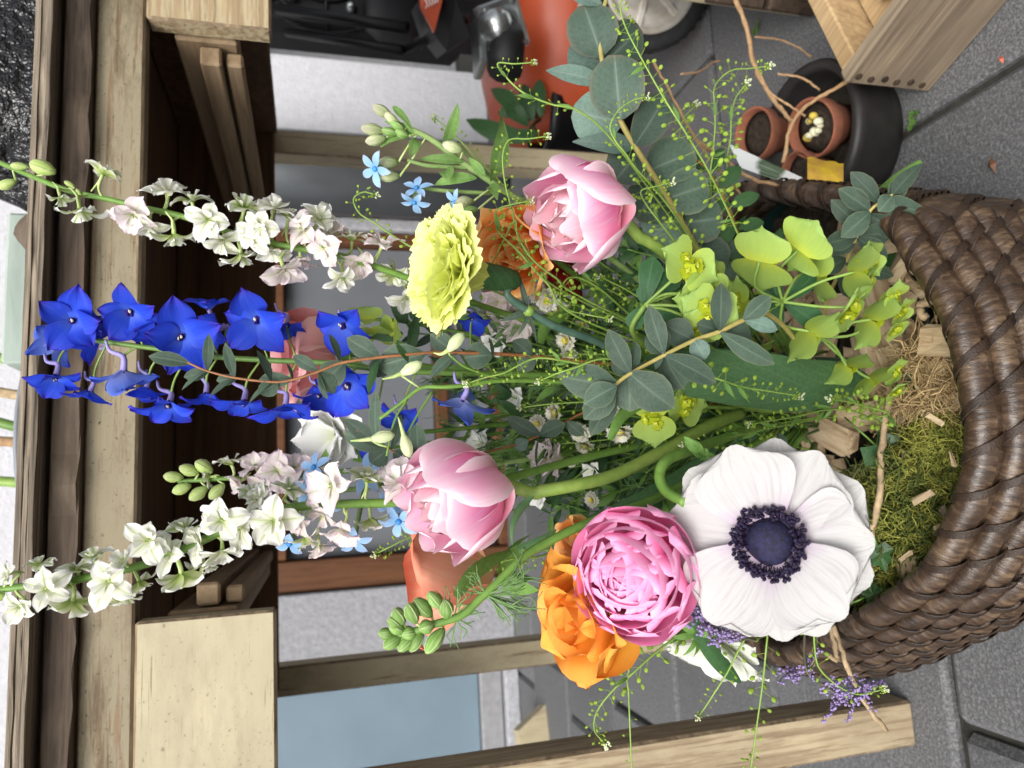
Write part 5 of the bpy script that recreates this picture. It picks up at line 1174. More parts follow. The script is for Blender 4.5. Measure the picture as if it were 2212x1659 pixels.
lz = thing('leafy_sprig', 'two broad green leaves beside the white ruffled flower', 'leaf sprig', at(800, 960, .55))
leaf_at(lz, (812, 978), (740, 968), 52, .55, M['green_leaf'], prof='ovate'); leaf_at(lz, (700, 1022), (704, 970), 26, .54, M['green_leaf'], prof='lance')
stem(lz, [(800, 975, .552), (900, 960, .57), (1300, 910, .62), (1690, 880, .66)], .0012, .0018, 'stem_green')
ruffled(1535, 1425, .50, 110, 250, 62, M['white_anemone_back'], 'anemone', 'pale cream anemone facing down at the far left behind the white one', 8, [(1530, 1370, .51), (1560, 1250, .56), (1680, 1000, .64)], 1.1, .02, 1.0, (40, 25, 10, -10))
for (px, py, d, r_, a, ti, lab) in ((1100, 685, .585, 62, 240, 40, 'pale pink frilly flower below the carnation calyx'), (1045, 700, .60, 46, 250, 60, 'small white frilly flower behind the carnation'), (1135, 740, .61, 40, 200, 50, 'faint pink flower deep between the stems right of the eucalyptus'), (1195, 985, .565, 50, 170, 70, 'pale pink bell flower right of the front tulip stem'), (1160, 910, .64, 34, 200, 40, 'blurred pink blossom deep behind the front tulip'), (1010, 905, .62, 36, 200, 60, 'blurred pale pink blossom behind the lowest blue delphinium')):
    ruffled(px, py, d, r_, a, ti, M['lark_pink'], 'filler_flower', lab, 7, [(px+30, py, d+.01), (1350, (py+860)/2, .62), (1690, 880, .67)], .9, .03, 1.0, (60, 40, 40, 0))
# ---- chamomile buttons
def button(px, py, d, rpx, ang, tilt, k):
    c = at(px, py, d); z = face(c, ang, tilt); s = rpx*d/FPX; Mf = basis(c, z, UP)
    t = thing('button_chamomile', BL[k], 'flower', c, group='white button chamomiles in the middle of the bunch')
    mb = MB(); mb.tube(smooth_path([c-z*s*.1, c-z*s*1.2+UP*-.004, at(px+150, py*.75+210, d+.03), at(1690, 870, .67)], 5), (.0008, .0012), 5); mb.build('stem', M['stem_green'], t)
    mb = MB(); mb.ball((0, 0, 0), s*.30, 10, 6, Mf, (1, 1, .8)); mb.build('eye', M['button_eye'], t)
    for ring in range(3):
        n = 17
        for q in range(n):
            me = cached('btn', 6, lambda: petal(.60, .34, 'strap', U(25, 50), U(-40, 10), cup=.4, nu=3, nv=4, rnd=.2, mat=M['button']))
            add('ray', me, t, Mf @ RZ(360*(q+ring*.37)/n+U(-8, 8)) @ Matrix.Translation((0, s*(.22+.07*ring), s*(.14-.15*ring))) @ Matrix.Rotation(R(30-24*ring), 4, 'X') @ Matrix.Scale(s*U(.85, 1.15)*(.8+.12*ring), 4))
BL = ['button chamomile nearest the red rose, front one of three', 'button chamomile right of the red rose, behind the front one', 'button chamomile right of the red rose, turned away', 'lone button chamomile under the carnation stem, turned sideways', 'button chamomile half behind the one under the carnation stem', 'button chamomile with yellow eye left of the eucalyptus tip, upper of a pair', 'small button chamomile right of the front tulip tip', 'button chamomile peeping from behind the eucalyptus leaves', 'button chamomile left of the eucalyptus leaves, seen from the side', 'button chamomile over the pink bell flower', 'button chamomile low behind the front tulip stem', 'button chamomile between the eucalyptus sprays, half hidden', 'pale button chamomile behind the carnation stem', 'button chamomile beside the orange stem of the eucalyptus', 'tiny button chamomile under the pink bell flower']
for k, a in enumerate(((1182, 650, .545, 32, 210, 20), (1160, 632, .56, 28, 160, 50), (1202, 668, .56, 30, 260, 50), (1221, 735, .555, 30, 200, 45), (1230, 765, .575, 24, 270, 60), (1196, 893, .56, 30, 190, 65), (1160, 915, .565, 24, 200, 30), (1318, 895, .54, 30, 300, 50), (1338, 935, .545, 36, 280, 60), (1252, 935, .56, 30, 240, 40), (1277, 1080, .565, 22, 200, 40), (1262, 965, .575, 26, 260, 60), (1258, 700, .60, 22, 190, 40), (1210, 945, .59, 20, 200, 40), (1232, 1000, .58, 16, 250, 40))):
    button(*a, k)
# ---- eucalyptus sprays
def spray(label, path, r0, r1, smat, leaves, mat, cat='foliage', name='eucalyptus', group='eucalyptus sprays'):
    t = thing(name, label, cat, at(*path[-1]), group=group)
    P = stem(t, path, r0, r1, smat, per=7, n=6)
    for lf in leaves:
        b, tip, w_ = lf[:3]; k = lf[3] if len(lf) > 3 else {}
        sp = nearest(P, *b, path[0][2]); d = (sp-CAM).dot(FW)
        kk = dict(prof='elliptic', bend=14, fold=.12, roll=U(-25, 25), nu=6, nv=9); kk.update({q: v for q, v in k.items() if q not in ('mat', 'dd')})
        leaf_at(t, b, tip, w_*1.08, d+k.get('dd', 0), M[k.get('mat', mat)], **kk)
    return t, P
N_ = dict
spray('slender eucalyptus spray with a rusty stem crossing the blue delphinium and the salmon rose', [(405, 783, .462), (447, 801, .462), (507, 816, .463), (587, 825, .464), (633, 820, .465), (690, 802, .466), (737, 784, .468), (820, 772, .472), (920, 763, .478), (987, 762, .484), (1100, 766, .50), (1200, 775, .52), (1400, 800, .57), (1690, 870, .65)], .0007, .0014, 'stem_brown',
    [((413, 786), (322, 770), 32), ((447, 801), (451, 722), 22), ((447, 801), (392, 843), 14, N_(roll=55)), ((452, 802), (398, 815), 26, N_(dd=.004)), ((507, 816), (486, 742), 22), ((507, 816), (452, 858), 16, N_(roll=50)), ((512, 816), (468, 822), 26, N_(dd=.004)), ((587, 825), (555, 757), 22, N_(roll=40)), ((587, 825), (537, 872), 15, N_(roll=55)), ((600, 825), (560, 850), 40, N_(dd=.003)), ((632, 824), (620, 785), 14, N_(roll=60)), ((633, 820), (560, 820), 34, N_(dd=.005)), ((686, 800), (634, 768), 28), ((688, 802), (708, 862), 22, N_(roll=55, mat='euc')), ((690, 801), (722, 850), 34), ((735, 784), (712, 722), 20, N_(roll=40)), ((745, 782), (694, 830), 56, N_(roll=5)), ((820, 772), (750, 730), 44), ((822, 772), (796, 852), 26, N_(roll=50, mat='dark_leaf')), ((825, 772), (816, 815), 52, N_(dd=.006)), ((885, 784), (858, 735), 26, N_(mat='dark_leaf', roll=30)), ((920, 764), (815, 792), 66, N_(roll=10)), ((985, 764), (930, 815), 30, N_(roll=40)), ((985, 762), (930, 722), 44, N_(dd=.01)), ((1064, 768), (1004, 772), 58), ((1064, 768), (1056, 730), 16, N_(roll=60)), ((1150, 770), (1108, 735), 40, N_(dd=.01)), ((1158, 772), (1120, 800), 34, N_(dd=.01))], 'euc')
spray('broad leaved eucalyptus spray with a yellow stem in front of the yellow green bracts', [(1328, 832, .462), (1360, 808, .465), (1437, 766, .47), (1500, 735, .475), (1555, 716, .478), (1610, 690, .483), (1660, 680, .50), (1720, 740, .56), (1750, 830, .63)], .0012, .0020, 'stem_straw',
    [((1330, 832), (1206, 812), 74, N_(prof='ovate', roll=-10)), ((1332, 834), (1262, 872), 56, N_(prof='elliptic', roll=10, dd=-.004)), ((1330, 836), (1262, 905), 58, N_(dd=.004)), ((1330, 838), (1276, 940), 50, N_(dd=.008)), ((1362, 808), (1314, 712), 46, N_(roll=-10)), ((1362, 808), (1455, 882), 82, N_(roll=10, prof='ovate')), ((1365, 806), (1325, 770), 50, N_(dd=.006)), ((1362, 812), (1360, 888), 84, N_(roll=5, dd=.006)), ((1364, 806), (1375, 738), 26, N_(roll=30, dd=.006)), ((1434, 766), (1402, 660), 44, N_(roll=-5)), ((1436, 768), (1545, 826), 52), ((1432, 770), (1416, 800), 26, N_(roll=60, mat='euc_pale')), ((1440, 764), (1400, 715), 62, N_(dd=.006)), ((1436, 770), (1475, 840), 64, N_(dd=.008)), ((1500, 735), (1522, 776), 40, N_(mat='euc_pale', prof='round')), ((1498, 736), (1435, 700), 60, N_(dd=.008)), ((1555, 716), (1558, 612), 44, N_(roll=10)), ((1557, 718), (1672, 786), 46), ((1552, 716), (1505, 700), 40, N_(dd=.006)), ((1560, 714), (1625, 735), 62, N_(dd=.007, mat='euc')), ((1608, 692), (1680, 712), 34, N_(mat='euc_pale')), ((1606, 690), (1664, 640), 42, N_(dd=-.002))], 'euc')
spray('small eucalyptus sprig with pointed leaves hanging over the right rim of the basket', [(1928, 420, .565), (1900, 438, .568), (1878, 458, .57), (1851, 510, .575), (1830, 560, .59), (1790, 640, .62), (1760, 760, .65)], .0010, .0018, 'stem_straw',
    [((1928, 420), (1991, 352), 36, N_(prof='lance', roll=-15)), ((1920, 428), (1965, 378), 40, N_(dd=.005, prof='lance')), ((1900, 438), (1838, 372), 40), ((1880, 456), (1812, 408), 44), ((1926, 424), (1898, 456), 40, N_(prof='ovate', dd=-.004)), ((1898, 440), (2008, 462), 46, N_(prof='lance')), ((1860, 490), (1796, 432), 40, N_(dd=.006)), ((1880, 458), (1817, 512), 46, N_(dd=-.004)), ((1875, 462), (1962, 508), 50, N_(dd=.004)), ((1852, 508), (1780, 528), 44), ((1850, 512), (1916, 566), 44), ((1852, 508), (1925, 505), 46, N_(dd=.006)), ((1848, 514), (1795, 550), 44, N_(dd=.006)), ((1830, 560), (1768, 582), 40, N_(dd=.01)), ((1826, 570), (1930, 596), 36, N_(dd=.01)), ((1810, 600), (1852, 640), 40, N_(dd=.01))], 'euc')
spray('eucalyptus branch with large round blue green leaves at the upper right', [(1312, -10, .515), (1295, 60, .515), (1302, 140, .516), (1322, 215, .518), (1345, 270, .52), (1380, 330, .53), (1450, 440, .55), (1560, 620, .60), (1720, 800, .65)], .0016, .0026, 'stem_straw',
    [((1298, 122), (1262, 12), 104, N_(prof='round', roll=8, fold=.05)), ((1306, 135), (1382, 60), 90, N_(prof='round', dd=.008, fold=.05)), ((1300, 140), (1236, 95), 90, N_(prof='round', dd=.014, mat='euc_pale')), ((1316, 185), (1180, 152), 44, N_(prof='ovate', roll=35, mat='euc_pale', dd=.004)), ((1340, 258), (1328, 120), 112, N_(prof='round', roll=-4, fold=.05, dd=-.006)), ((1345, 262), (1238, 240), 104, N_(prof='round', dd=.012, mat='euc_pale')), ((1372, 312), (1438, 205), 76, N_(prof='round', roll=15, fold=.06)), ((1372, 316), (1238, 306), 46, N_(prof='lance', mat='euc_pale', roll=20, dd=.01)), ((1380, 330), (1330, 390), 90, N_(prof='round', dd=.02)), ((1400, 370), (1500, 330), 100, N_(prof='round', dd=.02, mat='euc')), ((1420, 400), (1375, 470), 104, N_(prof='round', dd=.025)), ((1440, 430), (1530, 400), 96, N_(prof='round', dd=.01, mat='euc')), ((1470, 470), (1400, 520), 110, N_(prof='round', dd=.035, mat='euc_pale')), ((1480, 480), (1560, 470), 90, N_(prof='round', dd=.02)), ((1505, 520), (1560, 580), 90, N_(prof='round', dd=.03)), ((1285, -5), (1238, -40), 60, N_(mat='euc_pale')), ((1300, 10), (1230, -18), 40, N_(mat='euc_pale', roll=30)), ((1530, 560), (1620, 560), 80, N_(prof='round', dd=.03)), ((1550, 600), (1480, 640), 90, N_(prof='round', dd=.03))], 'euc_round', group=None)
spray('sparse eucalyptus twig with a rusty stem between the front tulip and the chamomiles', [(770, 930, .49), (840, 970, .492), (900, 1000, .50), (1010, 985, .52), (1115, 960, .53), (1165, 940, .535), (1220, 912, .54), (1330, 880, .56), (1690, 870, .65)], .0007, .0012, 'stem_brown',
    [((835, 968), (745, 905), 36), ((838, 970), (742, 935), 42), ((812, 955), (812, 845), 26, N_(dd=-.01)), ((850, 975), (890, 1000), 46), ((838, 972), (800, 1000), 46), ((845, 972), (866, 895), 22, N_(roll=30)), ((905, 1000), (900, 915), 40), ((1168, 940), (1095, 902), 34), ((1165, 940), (1220, 915), 38), ((1165, 942), (1160, 1010), 12, N_(roll=60)), ((1140, 950), (1112, 968), 30, N_(mat='euc_pale')), ((1225, 910), (1260, 940), 30)], 'euc')
spray('leafy eucalyptus shoot rising at the right beside the round leaves', [(1500, 340, .56), (1530, 370, .565), (1560, 420, .575), (1590, 490, .59), (1640, 600, .62), (1720, 760, .65)], .0008, .0014, 'stem_brown',
    [((1530, 370), (1480, 330), 30), ((1536, 372), (1560, 320), 30), ((1548, 400), (1500, 425), 34), ((1552, 405), (1600, 360), 34), ((1572, 440), (1520, 460), 36), ((1575, 445), (1640, 420), 30), ((1592, 490), (1540, 520), 36), ((1596, 495), (1650, 480), 32), ((1610, 530), (1570, 560), 36), ((1615, 540), (1665, 540), 30)], 'dark_leaf')
# ---- euphorbia
def euphorbia(label, hub, d, rays, leaves, stem_pts, extra=()):
    t = thing('euphorbia', label, 'flower', at(*hub, d)); 
    stem(t, stem_pts, .0018, .0026, 'stem_lime', per=7, n=7)
    for (tip, w_) in leaves: leaf_at(t, hub, tip, w_, d+.006, M['euph_leaf'], roll=U(-25, 25), prof='obleaf', bend=20, fold=.1, nu=6, nv=8)
    for (mid, end, dd, size, ang, tilt, rot) in rays:
        P = smooth_path([at(*hub, d), at(*mid, d+dd*.5), at(*end, d+dd)], 6); mb = MB(); mb.tube(P, (.0012, .0011), 7); mb.build('ray', M['stem_lime'], t)
        bracts(t, end[0], end[1], d+dd, size, ang, tilt, rot)
    return t
PROF['obleaf'] = [(0, .12), (.25, .55), (.55, .95), (.75, 1), (.92, .6), (1, .12)]
M['euph_nectar'] = plain('euphorbia_nectary', (.50, .56, .06), .6)
M['euph_cup'] = petal_mat('euphorbia_cup', [(0, (.50, .55, .02)), (1, (.42, .52, .03))], transl=.35, vary=.12)
def bracts(t, px, py, d, size, ang, tilt, rot, inner=True):
    c = at(px, py, d); z = face(c, ang, tilt); s = size*1.14*d/FPX; Mf = basis(c, z, RT)
    for k in (0, 1):
        me = petal(s*U(.95, 1.1), s*1.5*U(.95, 1.1), 'bract', U(12, 26), U(-8, 8), cup=U(.1, .4), ruf=.03, rf=2, rnd=.28, fold=.04, nu=9, nv=9, mat=M['euph_bract'])
        put_petal(t, Mf, rot+180*k+U(-12, 12), 0, 0, me, 'bract')
    if inner:
        for k in range(3):
            a = rot+90+k*120; Mk = Mf @ RZ(a) @ Matrix.Translation((0, s*.18, s*.12)) @ Matrix.Scale(.75, 4) @ Matrix.Rotation(R(-25), 4, 'X')
            for q in (0, 1):
                me = cached('ecup', 6, lambda: petal(.42, .56, 'bract', 38, 20, cup=.5, rnd=.25, nu=6, nv=6, mat=M['euph_cup']))
                add('cup_bract', me, t, Mk @ RZ(180*q+U(-15, 15)) @ Matrix.Scale(s*U(.9, 1.15), 4))
            mb = MB(); mb.ball(Mk @ Vector((0, 0, s*.12)), s*.07, 7, 5)
            for q in range(4): mb.ball(Mk @ Vector((s*.09*math.cos(q*1.57), s*.09*math.sin(q*1.57), s*.15)), s*.035, 5, 3)
            mb.build('cyathium', M['euph_nectar'], t)
euphorbia('yellow green euphorbia head right of the carnation stem, with a cupped flower facing the camera', (1392, 660), .50,
    [((1430, 625), (1485, 576), -.012, 62, 30, 30, 60), ((1440, 635), (1512, 640), -.004, 66, 340, 35, 95), ((1450, 660), (1530, 672), -.014, 60, 350, 15, 70), ((1450, 672), (1510, 700), -.004, 54, 320, 40, 50), ((1440, 640), (1545, 610), .006, 50, 20, 50, 20)],
    [((1412, 555), 52), ((1385, 615), 24), ((1362, 712), 42), ((1470, 590), 50), ((1450, 740), 36), ((1480, 690), 40)], [(1392, 660, .50), (1365, 712, .505), (1400, 750, .52), (1470, 790, .55), (1690, 870, .64)])
euphorbia('yellow green euphorbia head near the basket rim with bracts on curved stalks', (1690, 652), .555,
    [((1632, 620), (1640, 565), -.02, 76, 50, 130, 20), ((1680, 590), (1724, 540), -.02, 76, 35, 125, 40), ((1770, 610), (1845, 588), -.016, 64, 350, 100, 10), ((1770, 662), (1828, 664), -.022, 68, 330, 60, 60), ((1690, 700), (1748, 716), -.02, 66, 315, 110, 25), ((1720, 600), (1755, 590), .01, 70, 20, 90, 30), ((1640, 650), (1600, 655), .006, 50, 180, 70, 10)],
    [((1640, 575), 46), ((1762, 588), 44), ((1612, 665), 38), ((1776, 705), 50), ((1668, 712), 36), ((1640, 620), 36)], [(1690, 652, .555), (1660, 670, .565), (1600, 720, .58), (1640, 800, .62), (1710, 870, .65)])
e3 = euphorbia('yellow green euphorbia shoot lowest by the front rim, beside the dry moss', (1772, 730), .58,
    [((1800, 745), (1828, 790), -.014, 54, 300, 110, 20), ((1830, 700), (1880, 690), -.02, 62, 330, 105, 15), ((1850, 720), (1893, 668), -.01, 40, 350, 80, 80), ((1850, 800), (1880, 818), -.01, 50, 310, 95, 15)],
    [((1720, 760), 36), ((1800, 700), 30)], [(1772, 730, .58), (1745, 780, .60), (1730, 850, .65)])
for (px, py, d, s_, a, ti, ro) in ((1930, 640, .56, 34, 340, 40, 0), (1945, 672, .56, 36, 330, 50, 40), (1932, 708, .56, 36, 320, 60, 80), (1930, 802, .565, 34, 330, 50, 20), (1935, 842, .565, 32, 310, 60, 60), (1880, 560, .55, 40, 0, 40, 30), (1870, 610, .55, 42, 340, 60, 50), (1625, 755, .60, 44, 300, 70, 0)):
    bracts(e3, px, py, d, s_, a, ti, ro)
e4 = thing('euphorbia', 'small yellow green bracts tucked under the broad eucalyptus leaves', 'flower', at(1440, 890, .53))
stem(e4, [(1470, 880, .535), (1560, 880, .58), (1700, 890, .65)], .0014, .0018, 'stem_lime')
for a in ((1415, 900, .53, 62, 200, 40, 10), (1478, 872, .535, 54, 330, 40, 80), (1525, 780, .55, 36, 320, 40, 0)): bracts(e4, *a)
# yellow-green leafy bit behind the salmon rose
e5 = thing('euphorbia', 'lime green leafy tip behind the blue delphinium and the carnation', 'flower', at(810, 700, .57))
stem(e5, [(800, 690, .57), (900, 700, .58), (1300, 780, .62), (1690, 860, .66)], .0012, .002, 'stem_green')
for a in ((790, 690, .565, 44, 90, 60, 0), (850, 710, .57, 36, 200, 50, 60), (808, 720, .575, 44, 270, 60, 100)): bracts(e5, *a, inner=False)
for (b, t_, w_) in (((890, 690), (905, 610), 34), ((880, 700), (840, 640), 30), ((900, 680), (880, 800), 26), ((870, 720), (800, 730), 30)): leaf_at(e5, b, t_, w_, .575, M['dark_leaf'], prof='lance')
# ---- broad tulip leaf and other strap leaves low in the bunch
def strap(label, pts, w_, mat, tilt=25, cat='leaf', name='tulip_leaf'):
    P = ppath(pts, 6); t = thing(name, label, cat, P[-1]); V = []; uv = []; n = len(P); nu = 8
    for j, p in enumerate(P):
        v = j/(n-1); tg = (P[min(j+1, n-1)]-P[max(j-1, 0)]).normalized(); vw = (CAM-p).normalized(); sd3 = tg.cross(vw).normalized()
        sd3 = Matrix.Rotation(R(tilt), 3, tg) @ sd3; nm = sd3.cross(tg); wd = w_*.5*(p-CAM).length/FPX*(math.sin(math.pi*min(.98, .12+.86*v)))**.7
        for i in range(nu+1):
            u = -1+2*i/nu; V.append(p+sd3*u*wd-nm*wd*.35*u*u); uv.append(((u+1)/2, 1-v))
    mb = MB(); mb.grid(V, nu, n-1, uv); mb.build('blade', M[mat], t); return t
strap('broad smooth grey green tulip leaf lying low in the front of the basket', [(1390, 800, .50), (1500, 812, .52), (1620, 826, .54), (1740, 838, .56), (1830, 828, .585), (1880, 822, .60)], 120, 'tulip_leaf', 15)
strap('long green strap leaf behind the broad tulip leaf', [(1440, 770, .545), (1560, 778, .56), (1680, 786, .58), (1760, 800, .61)], 60, 'tulip_leaf', -20)
strap('narrow bright green leaf curving under the carnation stem', [(1168, 742, .535), (1180, 705, .54), (1220, 680, .55), (1260, 660, .57)], 26, 'green_leaf', 10)
strap('dark green leaf below the pink ranunculus at the left', [(1490, 1330, .46), (1530, 1400, .47), (1570, 1450, .48), (1600, 1475, .485)], 34, 'dark_leaf', 10)
strap('narrow green leaf between the front tulip stem and the eucalyptus leaves', [(1318, 950, .49), (1345, 900, .495), (1400, 868, .51), (1480, 850, .53)], 26, 'green_leaf', 20)
strap('thick green leaf lying under the front tulip stem', [(1120, 1190, .505), (1200, 1165, .51), (1300, 1125, .53), (1420, 1060, .56), (1560, 960, .61)], 40, 'tulip_leaf', 10)
strap('curled lime sepal pointing left from under the front tulip', [(985, 1290, .47), (1020, 1245, .475), (1060, 1215, .485), (1110, 1190, .50)], 34, 'green_leaf', 20)
strap('slim green leaf at the right rim behind the eucalyptus sprig', [(1990, 348, .60), (1930, 390, .615), (1880, 430, .63)], 18, 'green_leaf', 10)
fs = thing('curled_stem', 'thick hairy green stem looping beside the white anemone', 'stem', at(1430, 1040, .45))
stem(fs, [(1480, 1085, .425), (1440, 1062, .44), (1425, 1030, .45), (1440, 995, .46), (1500, 970, .49), (1640, 920, .60)], .0032, .0036, 'stem_green', per=8, n=10)
sx_ = thing('anemone_collar', 'ruffled green leafy collar above the white anemone', 'leaf', at(1515, 972, .47))
for k in range(9):
    leaf_at(sx_, (1520, 985), (1515+42*math.cos(k*.7), 975+34*math.sin(k*.7+2)), 20, .47, M['green_leaf'], prof='elliptic', bend=35)
sx2 = thing('anemone_collar', 'frilly dark green collar behind the lower edge of the ranunculus', 'leaf', at(1490, 1380, .47))
for k in range(16):
    leaf_at(sx2, (1505, 1365), (1500+60*math.cos(k*.4), 1378+44*math.sin(k*.4)), 18, .475+U(-.01, .01), M['green_leaf'], prof='lance', bend=35, roll=U(-60, 60), ruf=.06)
# ---- pennycress
def podmesh():
    mb = MB(); L = U(.9, 1.6); b = U(-.5, .5)
    P = smooth_path([(0, 0, 0), (b*.4, L*.55, .05), (b, L, 0)], 3); mb.tube(P, (.045, .035), 4, False)
    e = Vector((b, L, 0)); 
    MB.ball(mb, (0, 0, 0), .42, 8, 4, Matrix.Translation(e+Vector((b*.3, .42, 0))) @ Matrix.Rotation(U(-.4, .4), 4, 'Z') @ Matrix.Rotation(U(-.9, .9), 4, 'Y'), (.82, 1.05, .28))
    mb.uv = [(.5, .5)]*len(mb.v); return mb.mesh('pod', M['pod'])
PODS = [podmesh() for _ in range(10)]
def clust():
    mb = MB()
    for k in range(16):
        p = Vector((U(-1, 1), U(0, 1.5), U(-1, 1)))*.5; mb.ball(p, U(.12, .2), 5, 3)
    return mb.mesh('flower_cluster', M['floret_white'])
CL = [clust() for _ in range(3)]
def tipg():
    mb = MB()
    for k in range(14):
        p = Vector((U(-1, 1), U(-1, .8), U(-1, 1)))*.5; mb.ball(p, U(.12, .2), 5, 3)
    return mb.mesh('buds', M['pod'])
CG = [tipg() for _ in range(3)]
def pennycress(label, path, step=9.0, size=11, r=(.00048, .0009), tip=True, start=0.0, end=1.0, mat='stem_lime', leaves=0):
    t = thing('pennycress', label, 'foliage', at(*path[-1]), group='pennycress stems')
    P = stem(t, path, r[0], r[1], mat, per=8, n=5)
    d0 = path[0][2]; L = 0; nxt = size*1.2; tot = sum((P[i+1]-P[i]).length for i in range(len(P)-1)); side = 1; k = 0
    for i in range(len(P)-1):
        seg = (P[i+1]-P[i]).length; tg = (P[i]-P[i+1]).normalized()
        while nxt*d0/FPX < L+seg:
            f = (nxt*d0/FPX-L)/seg; p = P[i].lerp(P[i+1], f); frac = nxt*d0/FPX/tot
            nxt += step*1.35*U(.5, 1.6)*(.55+min(.6, frac*2)); side = -side
            if frac < start or frac > end: continue
            vw = (CAM-p).normalized(); sv = tg.cross(vw).normalized()*side
            y = (sv*U(.3, 1.0)+tg*U(-.1, .8)+vw*U(-.8, .8)).normalized()
            gs = size*(.55+.55*min(1, frac*3.5))*U(.85, 1.2)*d0/FPX
            add('pod', random.choice(PODS), t, basis(p, (vw+tg*U(-.9, .9)+sv*U(-.6, .6)).normalized(), y, 0, gs)); k += 1
        L += seg
    if tip:
        q = basis(P[0], (CAM-P[0]).normalized(), P[0]-P[2], 0, size*1.15*d0/FPX)
        add('buds', random.choice(CG), t, q); add('flower_cluster', random.choice(CL), t, q @ Matrix.Translation((0, .25, .1)))
    for j in range(leaves):
        i = int(len(P)*U(.3, .9)); p = P[i]; 
        me = cached('plf', 5, lambda: petal(1, .2, 'lance', 30, -20, fold=.2, nu=4, nv=6, mat=M['green_leaf']))
        add('leaf', me, t, basis(p, (CAM-p).normalized()+RT*U(-.5, .5), (P[i]-P[min(i+1, len(P)-1)])+RT*U(-.004, .004), 0, U(30, 55)*d0/FPX))
    return t, P
